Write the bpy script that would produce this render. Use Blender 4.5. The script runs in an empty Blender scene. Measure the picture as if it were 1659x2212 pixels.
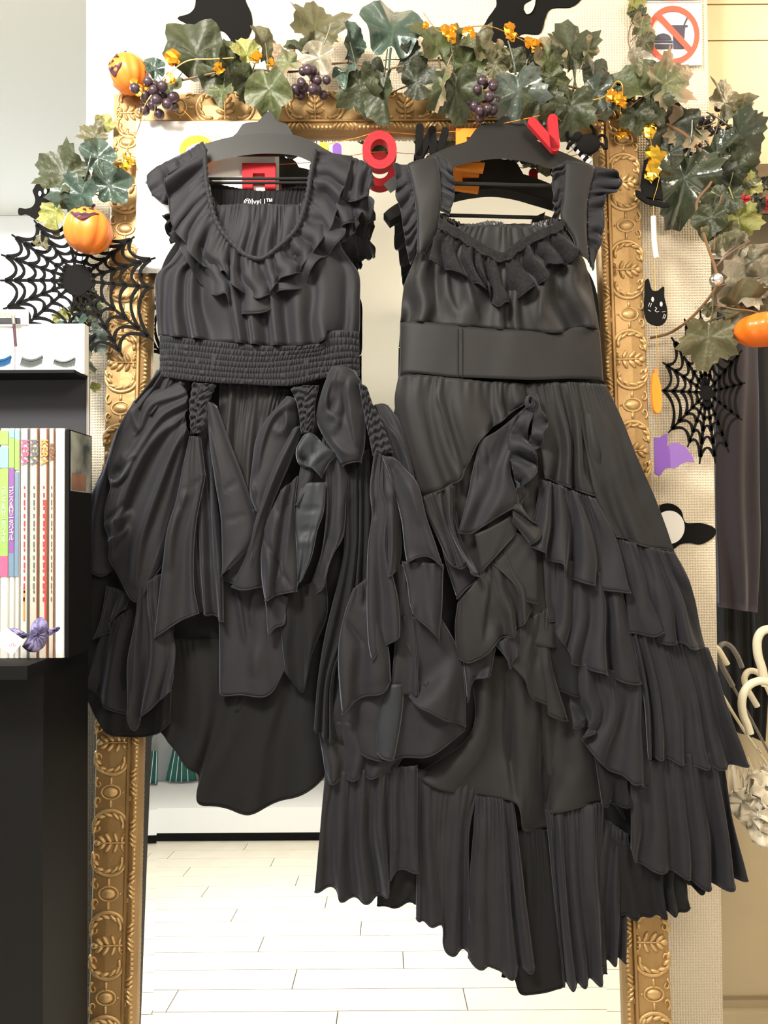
import bpy, bmesh, math, random
import numpy as np
from mathutils import Vector, Matrix
rnd = random.Random(7)
SC = bpy.context.scene
COL = SC.collection
# ------------------------------------------------------------------ camera
F, CX, CY = 1650.0, 829.5, 1106.0           # the frame is 1659 x 2212
H, PITCH, ROLL = 1.35, math.radians(1.2), math.radians(-0.37)
cam_d = bpy.data.cameras.new('camera'); cam = bpy.data.objects.new('camera', cam_d); COL.objects.link(cam)
cam_d.sensor_fit = 'HORIZONTAL'; cam_d.sensor_width = 36.0; cam_d.lens = F / 1659 * 36.0
cam_d.clip_start = 0.05
cam.matrix_world = Matrix.Translation((0, 0, H)) @ Matrix.Rotation(math.pi / 2 + PITCH, 4, 'X') @ Matrix.Rotation(ROLL, 4, 'Z')
SC.camera = cam
# ------------------------------------------------------------------ world, lamps, exposure
W = bpy.data.worlds.new('World'); SC.world = W; W.use_nodes = True
W.node_tree.nodes['Background'].inputs[0].default_value = (1.0, 0.95, 0.88, 1)
W.node_tree.nodes['Background'].inputs[1].default_value = 0.3
def area(name, loc, target, size, power, color, sy=None, spread=math.pi):
    l = bpy.data.lights.new(name, 'AREA'); l.energy = power; l.color = color; l.size = size; l.spread = spread
    if sy: l.shape = 'RECTANGLE'; l.size_y = sy
    o = bpy.data.objects.new(name, l); COL.objects.link(o); o.location = loc
    o.rotation_euler = (Vector(target) - Vector(loc)).to_track_quat('-Z', 'Y').to_euler()
    return o
area('ceiling_lamp_key', (-0.75, 0.35, 2.66), (-0.45, 1.6, 1.5), 0.45, 52, (1.0, 0.94, 0.84))
area('ceiling_lamp_fill', (0.75, -0.5, 2.66), (0.3, 1.3, 0.9), 0.8, 26, (1.0, 0.87, 0.70))
area('ceiling_lamp_left', (-1.5, 2.3, 2.62), (-1.5, 2.4, 0.0), 0.8, 42, (0.74, 0.87, 1.0))
area('added_cool_light', (-1.6, 0.2, 2.66), (-0.4, 1.4, 1.1), 0.7, 9, (0.80, 0.90, 1.0))  # added light, gives the left dress a bluish cast
area('ceiling_lamp_right', (1.25, 1.4, 2.66), (1.2, 1.9, 0.0), 0.35, 9, (1.0, 0.8, 0.56))
area('added_floor_light', (-0.35, 0.25, 2.66), (-0.5, -0.2, 0.0), 0.5, 13, (1.0, 0.95, 0.88), spread=math.radians(80))  # added narrow beam that whitens the floor in the mirror
area('added_uplight', (0.3, -1.5, 1.5), (0.2, -0.6, 2.7), 0.8, 4, (1.0, 0.95, 0.86))  # invented unseen light, brightens the ceiling in the mirror
SC.view_settings.view_transform = 'Standard'; SC.view_settings.look = 'None'
SC.view_settings.exposure = 0.7; SC.view_settings.gamma = 1.0; SC.view_settings.use_curve_mapping = False
# ------------------------------------------------------------------ projection: picture point -> place in the room
_c, _s = math.cos(PITCH), math.sin(PITCH); _cr, _sr = math.cos(ROLL), math.sin(ROLL)
def rays(px, py):
    px = np.asarray(px, float); py = np.asarray(py, float)
    a = (px - CX) / F; b = -(py - CY) / F
    x = a * _cr - b * _sr; z = a * _sr + b * _cr
    return np.stack([x, _c - z * _s, _s + z * _c], -1)
CAM = np.array([0, 0, H])
def at(px, py, Y):
    r = rays(px, py); return CAM + r * (np.asarray(Y) / r[..., 1])[..., None]
LEAN = math.radians(4.0)
MN = np.array([0, -math.cos(LEAN), math.sin(LEAN)]); M0 = np.array([0, 1.42, 0]); MU = np.array([0, math.sin(LEAN), math.cos(LEAN)])
def on(px, py, d):                       # d metres in front of the leaning mirror glass
    r = rays(px, py); t = ((M0 - CAM) @ MN + np.asarray(d)) / (r @ MN)
    return CAM + r * t[..., None]
def mk(ox, oy, s): return lambda *a: [(ox + a[i] * s, oy + a[i + 1] * s) for i in range(0, len(a), 2)]
def P(*a): return [(a[i], a[i + 1]) for i in range(0, len(a), 2)]
# ------------------------------------------------------------------ objects
ORG = {}
def _mesh(name, VF, org):
    V, Fc = VF; V = np.asarray(V, float) - np.asarray(org)
    me = bpy.data.meshes.new(name); me.from_pydata(V.tolist(), [], Fc); me.update(); return me
def finish(o, mat, smooth, solid=0):
    me = o.data
    if mat and not me.materials: me.materials.append(mat)
    if smooth:
        me.polygons.foreach_set('use_smooth', [True] * len(me.polygons))
        if smooth != 2:
            try: me.set_sharp_from_angle(angle=math.radians(42))
            except Exception: pass
    if solid:
        m = o.modifiers.new('thickness', 'SOLIDIFY'); m.thickness = solid; m.offset = 0
def tag(o, label=None, cat=None, group=None, kind=None):
    if label: o['label'] = label
    if cat: o['category'] = cat
    if group: o['group'] = group
    if kind: o['kind'] = kind
    return o
def thing(name, label, cat, loc, group=None):
    o = bpy.data.objects.new(name, None); COL.objects.link(o); o.location = [float(x) for x in loc]; o.empty_display_size = .02
    ORG[o.name] = np.array(loc, float); return tag(o, label, cat, group)
def part(name, VF, mat, parent, smooth=True, solid=0, label=None, kind=None):
    org = ORG[parent.name]; o = bpy.data.objects.new(name, _mesh(name, VF, org)); COL.objects.link(o); o.parent = parent
    ORG[o.name] = org; finish(o, mat, smooth, solid); return tag(o, label, kind=kind)
def inst(name, me, parent, M, label=None):   # a part that shares mesh data
    o = bpy.data.objects.new(name, me); COL.objects.link(o); o.parent = parent
    o.matrix_basis = Matrix.Translation(-Vector(ORG[parent.name])) @ M
    ORG[o.name] = np.array(M.translation); return tag(o, label)
def solo(name, VF, mat, label=None, cat=None, group=None, smooth=True, solid=0, kind=None):
    V = np.asarray(VF[0], float); org = V.mean(0)
    o = bpy.data.objects.new(name, _mesh(name, VF, org)); COL.objects.link(o); o.location = org.tolist()
    ORG[o.name] = org; finish(o, mat, smooth, solid); return tag(o, label, cat, group, kind)
def meshdata(name, VF, mat, smooth=True):
    me = _mesh(name, VF, (0, 0, 0)); me.materials.append(mat)
    if smooth: me.polygons.foreach_set('use_smooth', [True] * len(me.polygons))
    return me
# ------------------------------------------------------------------ shapes: each returns (verts, faces)
def join(*vfs):
    V = []; Fc = []; n = 0
    for v, f in vfs:
        v = np.asarray(v, float); V.append(v); Fc += [[i + n for i in q] for q in f]; n += len(v)
    return np.concatenate(V), Fc
def gridf(nv, nu, closed=False):
    q = []
    for j in range(nv - 1):
        for i in range(nu if closed else nu - 1):
            k = (i + 1) % nu; q.append([j * nu + i, j * nu + k, (j + 1) * nu + k, (j + 1) * nu + i])
    return q
def box(x0, x1, y0, y1, z0, z1):
    V = [(x, y, z) for z in (z0, z1) for y in (y0, y1) for x in (x0, x1)]
    return np.array(V, float), [[0, 2, 3, 1], [4, 5, 7, 6], [0, 1, 5, 4], [2, 6, 7, 3], [0, 4, 6, 2], [1, 3, 7, 5]]
def hexa(q, back):                      # a quad given an own depth vector
    q = np.asarray(q, float); b = q + np.asarray(back)
    return np.concatenate([q, b]), [[0, 1, 2, 3], [7, 6, 5, 4], [0, 4, 5, 1], [1, 5, 6, 2], [2, 6, 7, 3], [3, 7, 4, 0]]
def resamp(pts, n, smooth=True):
    p = np.asarray(pts, float)
    if len(p) > 2 and smooth:
        e = np.vstack([2 * p[0] - p[1], p, 2 * p[-1] - p[-2]]); out = []
        t = np.linspace(0, 1, 14, endpoint=False)[:, None]
        for i in range(1, len(e) - 2):
            a, b, c, d = e[i - 1], e[i], e[i + 1], e[i + 2]
            out.append(.5 * (2 * b + (c - a) * t + (2 * a - 5 * b + 4 * c - d) * t ** 2 + (3 * b - a - 3 * c + d) * t ** 3))
        p = np.vstack(out + [p[-1:]])
    s = np.r_[0, np.cumsum(np.linalg.norm(np.diff(p, axis=0), axis=1))]; x = np.linspace(0, s[-1], n)
    return np.stack([np.interp(x, s, p[:, k]) for k in range(p.shape[1])], -1)
def tube(pts, r, n=8, sm=0, cap=True, flat=None):
    p = np.asarray(pts, float)
    if sm: p = resamp(p, sm)
    m = len(p); r = np.broadcast_to(np.interp(np.linspace(0, 1, m), np.linspace(0, 1, len(np.atleast_1d(r))), np.atleast_1d(r)), (m,))
    T = np.gradient(p, axis=0); T /= np.linalg.norm(T, axis=1)[:, None] + 1e-12
    up = np.array([0, 1, 0.03]) if abs(T[0][1]) < .9 else np.array([1., 0, 0]); V = []
    a = np.cross(T[0], up); a /= np.linalg.norm(a)
    for i in range(m):
        a = a - T[i] * (a @ T[i]); a /= np.linalg.norm(a) + 1e-12; b = np.cross(T[i], a)
        for k in range(n):
            w = 2 * math.pi * k / n; V.append(p[i] + r[i] * (a * math.cos(w) + b * math.sin(w) * (flat or 1)))
    q = gridf(m, n, True)
    if cap: q += [list(range(n))[::-1], list(range((m - 1) * n, m * n))]
    return np.array(V), q
def ball(c, r, nu=10, nv=7, M=None):
    V = []; r = np.broadcast_to(np.asarray(r, float), (3,))
    for j in range(nv):
        th = math.pi * (.02 + .96 * j / (nv - 1))
        for i in range(nu):
            ph = 2 * math.pi * i / nu; V.append((math.sin(th) * math.cos(ph), math.sin(th) * math.sin(ph), math.cos(th)))
    V = np.array(V) * r
    if M is not None: V = V @ np.array(M).T
    q = gridf(nv, nu, True) + [list(range(nu))[::-1], list(range((nv - 1) * nu, nv * nu))]
    return V + np.asarray(c, float), q
def lathe(prof, c, n=16, axis='z'):
    V = []
    for r, h in prof:
        for k in range(n):
            w = 2 * math.pi * k / n
            V.append((r * math.cos(w), r * math.sin(w), h) if axis == 'z' else (r * math.cos(w), h, r * math.sin(w)))
    return np.array(V) + np.asarray(c), gridf(len(prof), n, True) + [list(range(n)), list(range((len(prof) - 1) * n, len(prof) * n))]
def slab(front, back, holes=()):        # outline polygon (N,3) with thickness vector
    f = np.asarray(front, float); n = len(f); V = np.concatenate([f, f + np.asarray(back, float)])
    from mathutils.geometry import tessellate_polygon
    tr = tessellate_polygon([[Vector(p) for p in f]])
    q = [list(t) for t in tr] + [[a + n for a in t][::-1] for t in tr] + [[i, i + n, (i + 1) % n + n, (i + 1) % n] for i in range(n)]
    return V, q
def felt(pts, place, th=.003, n=0, closed_smooth=True):   # felt cut-out: outline in picture points, put on a plane by place(px,py)
    p = np.asarray(pts, float)
    if n: p = resamp(np.vstack([p, p[:1]]), n + 1, closed_smooth)[:-1]
    f = place(p[:, 0], p[:, 1]); nrm = np.cross(f[1] - f[0], f[len(f) // 2] - f[0])
    return slab(f, MN * -th)
def ring(c, ro, ri, th, n=36):          # flat ring facing the camera (X-Z plane); ro, ri = (rx, rz)
    V = []
    for (r, y) in ((ri, 0), (ro, 0), (ro, th), (ri, th)):
        for k in range(n):
            w = 2 * math.pi * k / n; V.append((r[0] * math.cos(w), y, r[1] * math.sin(w)))
    V = np.array(V) + np.asarray(c); q = []
    for j in range(4):
        for i in range(n):
            k = (i + 1) % n; j2 = (j + 1) % 4; q.append([j * n + i, j * n + k, j2 * n + k, j2 * n + i])
    return V, q
def strip(pts, w, place, th=.002):      # a flat felt strip of varying width along picture points
    p = np.asarray(pts, float); T = np.gradient(p, axis=0); T /= np.linalg.norm(T, axis=1)[:, None] + 1e-9
    N = np.stack([-T[:, 1], T[:, 0]], -1); w = np.interp(np.linspace(0, 1, len(p)), np.linspace(0, 1, len(np.atleast_1d(w))), np.atleast_1d(w))[:, None] / 2
    a = place(*(p + N * w).T); b = place(*(p - N * w).T); k = MN * th
    V = np.stack([a, b, b - k, a - k], 1).reshape(-1, 3); m = len(p)
    return V, gridf(m, 4, True) + [[0, 1, 2, 3], [4 * m - 1, 4 * m - 2, 4 * m - 3, 4 * m - 4]]
def text(s, size, M, th=.0004, line=1.0, bold=0):
    c = bpy.data.curves.new('writing', 'FONT'); c.body = s; c.size = size; c.extrude = th; c.align_x = 'CENTER'; c.align_y = 'CENTER'; c.space_line = line; c.offset = bold; c.resolution_u = 3
    o = bpy.data.objects.new('writing', c); COL.objects.link(o); dg = bpy.context.evaluated_depsgraph_get()
    me = bpy.data.meshes.new_from_object(o.evaluated_get(dg)); V = np.array([(M @ v.co)[:] for v in me.vertices]); q = [list(p.vertices) for p in me.polygons]
    bpy.data.objects.remove(o); bpy.data.meshes.remove(me); return V, q
def face_cam(p, ang=0):                 # text frame at p: x right, y up, facing the camera side
    return Matrix.Translation([float(x) for x in p]) @ Matrix.Rotation(math.pi / 2, 4, 'X') @ Matrix.Rotation(ang, 4, 'Z')
def sn(x, seed, sc=1.0):                # smooth 1-D noise in -1..1
    r = np.random.RandomState(seed).uniform(-1, 1, 400); x = np.asarray(x) * sc + 50; i = np.floor(x).astype(int); f = x - i; f = f * f * (3 - 2 * f)
    return r[i % 400] * (1 - f) + r[(i + 1) % 400] * f
# ------------------------------------------------------------------ materials (procedural)
def mat(name, col, rough=.6, metal=0, bump=None, mix=None, sheen=0, coat=0, trans=0, spec=.5, emit=None, alpha=1, sss=0):
    m = bpy.data.materials.new(name); m.use_nodes = True; nt = m.node_tree; N = nt.nodes; L = nt.links; b = N['Principled BSDF']
    b.inputs['Base Color'].default_value = (*col, 1); b.inputs['Roughness'].default_value = rough; b.inputs['Metallic'].default_value = metal
    b.inputs['Specular IOR Level'].default_value = spec; b.inputs['Coat Weight'].default_value = coat; b.inputs['Transmission Weight'].default_value = trans
    b.inputs['Alpha'].default_value = alpha
    if sheen: b.inputs['Sheen Weight'].default_value = sheen; b.inputs['Sheen Roughness'].default_value = .4; b.inputs['Sheen Tint'].default_value = (.75, .8, .95, 1)
    if sss: b.inputs['Subsurface Weight'].default_value = sss; b.inputs['Subsurface Radius'].default_value = (.02, .01, .004)
    if emit: b.inputs['Emission Color'].default_value = (*emit[0], 1); b.inputs['Emission Strength'].default_value = emit[1]
    if bump or mix: tc = N.new('ShaderNodeTexCoord')
    if mix:                              # (second colour, noise scale, contrast)
        n = N.new('ShaderNodeTexNoise'); n.inputs['Scale'].default_value = mix[1]; n.inputs['Detail'].default_value = 3
        r = N.new('ShaderNodeValToRGB'); r.color_ramp.elements[0].position = .5 - mix[2]; r.color_ramp.elements[1].position = .5 + mix[2]
        r.color_ramp.elements[0].color = (*col, 1); r.color_ramp.elements[1].color = (*mix[0], 1)
        L.new(tc.outputs['Object'], n.inputs['Vector']); L.new(n.outputs['Fac'], r.inputs['Fac']); L.new(r.outputs['Color'], b.inputs['Base Color'])
    if bump:                             # (kind, scale, strength, distance)
        bp = N.new('ShaderNodeBump'); bp.inputs['Strength'].default_value = bump[2]; bp.inputs['Distance'].default_value = bump[3]
        if bump[0] == 'noise':
            n = N.new('ShaderNodeTexNoise'); n.inputs['Scale'].default_value = bump[1]; n.inputs['Detail'].default_value = 4
            L.new(tc.outputs['Object'], n.inputs['Vector']); L.new(n.outputs['Fac'], bp.inputs['Height'])
        else:                            # woven grid
            ws = []
            for d in ('X', 'Z'):
                w = N.new('ShaderNodeTexWave'); w.bands_direction = d; w.inputs['Scale'].default_value = bump[1]; w.inputs['Distortion'].default_value = 1.2; w.inputs['Detail'].default_value = 1; w.inputs['Detail Scale'].default_value = 2
                L.new(tc.outputs['Object'], w.inputs['Vector']); ws.append(w)
            q = N.new('ShaderNodeMath'); q.operation = 'MULTIPLY'; L.new(ws[0].outputs['Fac'], q.inputs[0]); L.new(ws[1].outputs['Fac'], q.inputs[1]); L.new(q.outputs[0], bp.inputs['Height'])
        L.new(bp.outputs['Normal'], b.inputs['Normal'])
    return m
m_paper = mat('woven_wallpaper', (.80, .71, .56), .85, bump=('weave', 55, .55, .004), mix=((.74, .65, .51), 6, .25))
m_white = mat('white_paint', (.80, .81, .82), .8)
m_soffit = mat('grey_paint', (.30, .31, .32), .9)
m_beige = mat('beige_board', (.62, .47, .30), .6, mix=((.58, .44, .28), 3, .3))
m_beige2 = mat('beige_wall', (.55, .45, .29), .8, mix=((.47, .39, .26), 4, .2))
m_taupe = mat('taupe_board', (.19, .16, .11), .6)
m_ceil = mat('ceiling_paint', (.82, .79, .71), .9)
m_plank = mat('pale_plank', (.80, .76, .66), .35, mix=((.70, .65, .54), 9, .3))
m_gap = mat('plank_gap', (.08, .07, .06), .9)
m_gold = mat('aged_gold', (.40, .25, .105), .45, .5, mix=((.29, .175, .065), 14, .25), bump=('noise', 120, .25, .002))
m_gold_hi = mat('rubbed_gold', (.54, .36, .165), .38, .6, bump=('noise', 90, .2, .002))
m_glass = mat('mirror_glass', (.90, .91, .89), .0, 1.0)
m_black = mat('black_cloth', (.0094, .0095, .0128), .70, sheen=.16, spec=.30, bump=('noise', 700, .15, .0006), mix=((.0130, .0127, .0162), 18, .25))
m_satin = mat('black_satin', (.0088, .0084, .0092), .64, sheen=.16, spec=.30, bump=('noise', 520, .12, .0006), mix=((.0125, .0115, .0120), 14, .25))
m_dark = mat('black_lining', (.0065, .0066, .0072), .85, sheen=.08, spec=.25, bump=('noise', 500, .15, .0006))
m_lace = mat('black_lace', (.0060, .0060, .0066), .8, sheen=.10, spec=.25, bump=('weave', 130, .5, .002), mix=((.011, .0105, .012), 160, .06))
m_lin = mat('grey_satin_lining', (.034, .033, .036), .34, spec=.6, mix=((.05, .049, .053), 20, .2))
m_inside = mat('blue_grey_facing', (.011, .014, .019), .6, sheen=.25, spec=.4)
m_plastic = mat('black_plastic', (.0065, .0062, .006), .5, spec=.35, bump=('noise', 300, .1, .0008))
m_felt = mat('black_felt', (.006, .0055, .0055), .95, spec=.2, bump=('noise', 600, .3, .001))
m_blackwood = mat('black_board', (.0035, .0035, .0037), .6, spec=.2)
m_greyboard = mat('charcoal_board', (.028, .029, .036), .75)
m_greymetal = mat('grey_metal', (.36, .34, .32), .35, .6)
m_chrome = mat('chrome', (.75, .7, .66), .12, 1)
m_wire = mat('gold_wire', (.75, .46, .10), .3, .9)
m_foil = mat('orange_foil', (.85, .37, .03), .16, .9)
m_foil2 = mat('gold_foil', (.9, .55, .06), .12, .95)
m_red = mat('red_felt', (.42, .008, .016), .8, bump=('noise', 500, .2, .001))
m_orange = mat('orange_felt', (.85, .26, .02), .8)
m_orange_pl = mat('orange_plastic', (.95, .20, .015), .38, sss=.25, coat=.2)
m_orange_pl2 = mat('pale_orange_plastic', (.85, .22, .025), .42, sss=.25, coat=.2)
m_facebk = mat('face_paint', (.06, .012, .03), .5)
m_purple = mat('purple_felt', (.17, .07, .33), .85)
m_lilac = mat('lilac_ribbon', (.38, .34, .66), .7, mix=((.06, .05, .13), 38, .1))
m_yellow = mat('reflected_yellow', (.85, .50, .04), .8)
m_card = mat('white_card', (.86, .86, .85), .6)
m_offcard = mat('cream_card', (.56, .50, .43), .6)
m_spine = mat('spine_white', (.62, .60, .57), .55)
m_sheet = mat('white_sheet', (.88, .87, .86), .7, bump=('noise', 8, .2, .01))
m_ink = mat('grey_ink', (.13, .15, .15), .8)
m_inklt = mat('pale_ink', (.55, .55, .54), .8)
m_inkblue = mat('blue_ink', (.02, .12, .30), .8)
m_sign_red = mat('sign_red', (.85, .115, .07), .6)
m_sign_blue = mat('sign_navy', (.065, .06, .095), .6)
m_seam = mat('board_seam', (.30, .22, .14), .8)  # brown of the joint line between boards
m_cream = mat('cream_plastic', (.74, .68, .50), .28, coat=.3)
m_clear = mat('clear_plastic', (.30, .28, .25), .12, trans=.5)
m_frill = mat('white_tulle', (.80, .74, .62), .7, mix=((.62, .55, .42), 14, .2), bump=('noise', 60, .4, .006))
m_coat = mat('plum_wool', (.034, .026, .032), .9, sheen=.25, bump=('noise', 300, .3, .001))
m_blackgar = mat('black_garment', (.007, .006, .0065), .8, sheen=.1)
m_stem = mat('brown_stem', (.20, .11, .05), .6)
m_rose = mat('red_rose', (.40, .012, .03), .7)
m_teal = mat('teal_cloth', (.006, .10, .085), .6)
m_silver = mat('silver_glitter', (.75, .75, .74), .2, 1, bump=('noise', 160, 1, .004))
m_stripe = mat('white_tube', (.85, .83, .78), .4)
def leafmat(name, c, edge, rough=.5, coat=.0):
    c = tuple(x * .8 for x in c); edge = tuple(x * .8 for x in edge)
    m = mat(name, c, rough, coat=coat); nt = m.node_tree; N = nt.nodes; L = nt.links; b = N['Principled BSDF']
    tc = N.new('ShaderNodeTexCoord'); s = N.new('ShaderNodeVectorMath'); s.operation = 'SUBTRACT'; s.inputs[1].default_value = (0, .45, 0)
    ln = N.new('ShaderNodeVectorMath'); ln.operation = 'LENGTH'; L.new(tc.outputs['Object'], s.inputs[0]); L.new(s.outputs[0], ln.inputs[0])
    nz = N.new('ShaderNodeTexNoise'); nz.inputs['Scale'].default_value = 5; L.new(tc.outputs['Object'], nz.inputs['Vector'])
    ad = N.new('ShaderNodeMath'); ad.operation = 'MULTIPLY_ADD'; L.new(nz.outputs['Fac'], ad.inputs[0]); ad.inputs[1].default_value = .5; L.new(ln.outputs['Value'], ad.inputs[2])
    r = N.new('ShaderNodeValToRGB'); r.color_ramp.elements[0].position = .5; r.color_ramp.elements[1].position = .85
    r.color_ramp.elements[0].color = (*c, 1); r.color_ramp.elements[1].color = (*edge, 1); L.new(ad.outputs[0], r.inputs['Fac']); L.new(r.outputs['Color'], b.inputs['Base Color'])
    sx = N.new('ShaderNodeSeparateXYZ'); L.new(tc.outputs['Object'], sx.inputs[0]); yy = N.new('ShaderNodeMath'); yy.operation = 'SUBTRACT'; L.new(sx.outputs[1], yy.inputs[0]); yy.inputs[1].default_value = .16
    an = N.new('ShaderNodeMath'); an.operation = 'ARCTAN2'; L.new(sx.outputs[0], an.inputs[0]); L.new(yy.outputs[0], an.inputs[1])
    ml = N.new('ShaderNodeMath'); ml.operation = 'MULTIPLY'; L.new(an.outputs[0], ml.inputs[0]); ml.inputs[1].default_value = 7.4
    co = N.new('ShaderNodeMath'); co.operation = 'COSINE'; L.new(ml.outputs[0], co.inputs[0]); mx = N.new('ShaderNodeMath'); mx.operation = 'MAXIMUM'; L.new(co.outputs[0], mx.inputs[0]); mx.inputs[1].default_value = 0
    pw = N.new('ShaderNodeMath'); pw.operation = 'POWER'; L.new(mx.outputs[0], pw.inputs[0]); pw.inputs[1].default_value = 26
    hf = N.new('ShaderNodeMath'); hf.operation = 'MULTIPLY'; L.new(pw.outputs[0], hf.inputs[0]); hf.inputs[1].default_value = .25
    mxc = N.new('ShaderNodeMix'); mxc.data_type = 'RGBA'; L.new(hf.outputs[0], mxc.inputs[0]); L.new(r.outputs['Color'], mxc.inputs[6]); mxc.inputs[7].default_value = (min(1, c[0] * 2.6 + .03), min(1, c[1] * 2.4 + .03), c[2] * 2.4 + .02, 1); L.new(mxc.outputs[2], b.inputs['Base Color'])
    n2 = N.new('ShaderNodeTexNoise'); n2.inputs['Scale'].default_value = 9; L.new(tc.outputs['Object'], n2.inputs['Vector'])
    bp = N.new('ShaderNodeBump'); bp.inputs['Strength'].default_value = .35; bp.inputs['Distance'].default_value = .01; L.new(n2.outputs['Fac'], bp.inputs['Height']); L.new(bp.outputs['Normal'], b.inputs['Normal'])
    return m
LM = {'d': leafmat('leaf_dark_green', (.040, .050, .020), (.058, .066, .030)), 'k': leafmat('leaf_blackish', (.030, .036, .020), (.045, .05, .028)),
      'g': leafmat('leaf_green', (.075, .095, .032), (.11, .11, .05)), 't': leafmat('leaf_teal', (.045, .080, .060), (.085, .13, .105), .34, .4),
      'o': leafmat('leaf_olive', (.105, .10, .045), (.13, .115, .06)), 'p': leafmat('leaf_pink_edged', (.15, .165, .075), (.42, .25, .17)),
      'y': leafmat('leaf_yellow_green', (.26, .27, .07), (.36, .33, .11)), 'w': leafmat('leaf_pale_grey', (.27, .245, .17), (.36, .30, .22), .4, .3),
      's': leafmat('leaf_glossy_dark', (.040, .055, .030), (.06, .07, .045), .22, .8), 'b': leafmat('leaf_blue_grey', (.085, .11, .09), (.15, .17, .15), .32, .4)}
m_berry = mat('grape_purple', (.030, .017, .026), .36, mix=((.055, .027, .042), 20, .2), coat=.3)
m_berryd = mat('grape_black', (.022, .018, .022), .35, coat=.3)
# ------------------------------------------------------------------ the setting
def struct(name, VF, m, parent=None, smooth=False, label=None):
    if parent: return part(name, VF, m, parent, smooth, label=label)
    return solo(name, VF, m, label, smooth=smooth, kind='structure')
wall = struct('wall_back', box(-.633, .702, 1.62, 1.74, 0, 2.72), m_paper)
struct('wall_left', box(-4.2, -.7, 3.3, 3.4, 0, 2.72), m_white)
struct('trim_1', box(-4.2, -.7, 3.294, 3.2995, at(100, 190, 3.294)[2], 2.72), m_soffit)       # soffit over the left aisle
struct('wall_right', box(.702, 2.6, 1.98, 2.08, 0, 2.72), m_beige2)
sk = struct('baseboard_right', box(.702, 2.6, 1.955, 1.98, 0, at(1600, 2190, 1.955)[2]), m_beige2)
part('board_joint', box(.702, 2.6, 1.974, 1.979, at(1600, 2161, 1.97)[2], at(1600, 2157, 1.97)[2]), m_seam, sk)
pz = [at(1600, y, 1.68)[2] for y in (-60, 9, 10, 87, 88, 355)]
pel = thing('trim_2', None, None, (.702, 1.68, pz[5])); tag(pel, kind='structure')             # beige pelmet over the clothes rail
for a, b in ((1, 0), (3, 2), (5, 4)): part('board', box(.702, 2.6, 1.68, 1.98, pz[a] + .0012, pz[b] - .0012), m_beige, pel, False)
struct('trim_3', box(.702, 2.6, 1.95, 1.979, at(1600, 660, 1.95)[2], pz[5] - .003), m_taupe)     # dark board behind the rail
struct('wall_side_right', box(2.6, 2.7, -2.6, 3.4, 0, 2.72), m_white)
struct('wall_side_left', box(-4.3, -4.2, -2.6, 3.4, 0, 2.72), m_white)
struct('wall_behind', box(-4.2, 2.6, -2.7, -2.6, 0, 2.72), m_white)
struct('ceiling', box(-4.3, 2.7, -2.7, 3.4, 2.72, 2.8), m_ceil)
fl = struct('floor', box(-4.3, 2.7, -2.7, 3.4, -.06, -.006), m_gap)
pm = {}
y = -1.5; r_ = 0
while y < 2.4:                            # planks the mirror shows are pieces of the floor
    x = -1.7 - (r_ * .37) % .9
    while x < 1.3:
        L_ = .93; key = round(L_, 2)
        if key not in pm: pm[key] = meshdata('plank', box(0, L_ - .0035, 0, .1465, -.006, 0), m_plank, False)
        inst('plank', pm[key], fl, Matrix.Translation((x, y, 0))); x += L_
    y += .15; r_ += 1
part('plank_field', join(box(-4.2, -1.7, -2.6, 3.3, -.006, -.0008), box(1.3, 2.6, -2.6, 3.3, -.006, -.0008), box(-1.7, 1.3, 2.4, 3.3, -.006, -.0008), box(-1.7, 1.3, -2.6, -1.5, -.006, -.0008)), m_plank, fl, False, kind='stuff')
# white display plinth the mirror shows
pl = thing('display_plinth', 'long low white display plinth seen only in the mirror, above the pale floor', 'plinth', (-1, -1.9, 0))
part('plinth_body', box(-2.2, -.30, -2.3, -1.5, .054, .188), m_white, pl, False)
part('kick_board', box(-2.16, -.34, -2.26, -1.55, 0, .054), m_blackwood, pl, False)  # its black carries the shadow under the plinth
struct('wall_partition', box(-2.6, -.3, -2.42, -2.32, 0, 1.25), m_soffit)
def mirrored(px, py, Y):                   # a place seen through the mirror
    p = on(px, py, 0); d = rays(px, py); d = d - 2 * (d @ MN) * MN; return p + d * ((Y - p[1]) / d[1])
for k, (px, py, w, h, lab) in enumerate(((392, 1652, .10, .20, 'dark green striped cloth bag reflected beside the hem of the left dress'),)):
    c = mirrored(px, py, -2.25); t = thing('striped_bag', lab, 'bag', (c[0], c[1], c[2] - h / 2))
    bod = []
    us = np.linspace(-1, 1, 22)
    for v in np.linspace(0, 1, 8): bod.append([(c[0] + u * w * (.62 + .4 * v), c[1] + .035 * math.sqrt(max(0, 1 - u * u)) * (.4 + v * .6) + .008 * math.sin(9 * u), c[2] + h * (.5 - v)) for u in us])
    V = np.array(bod); part('cloth', (V.reshape(-1, 3), gridf(8, 22)), m_teal, t, solid=.003)
    for i in (4, 8, 12, 16): part('stripe', tube(V[:, i] + np.array([0, .004, 0]), .0022, 5), m_card, t)
    part('handle', tube([(c[0] - .04, c[1], c[2] + h / 2), (c[0] - .03, c[1], c[2] + h / 2 + .1), (c[0] + .03, c[1], c[2] + h / 2 + .1), (c[0] + .04, c[1], c[2] + h / 2)], .005, 6, 14), m_teal, t)
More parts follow.
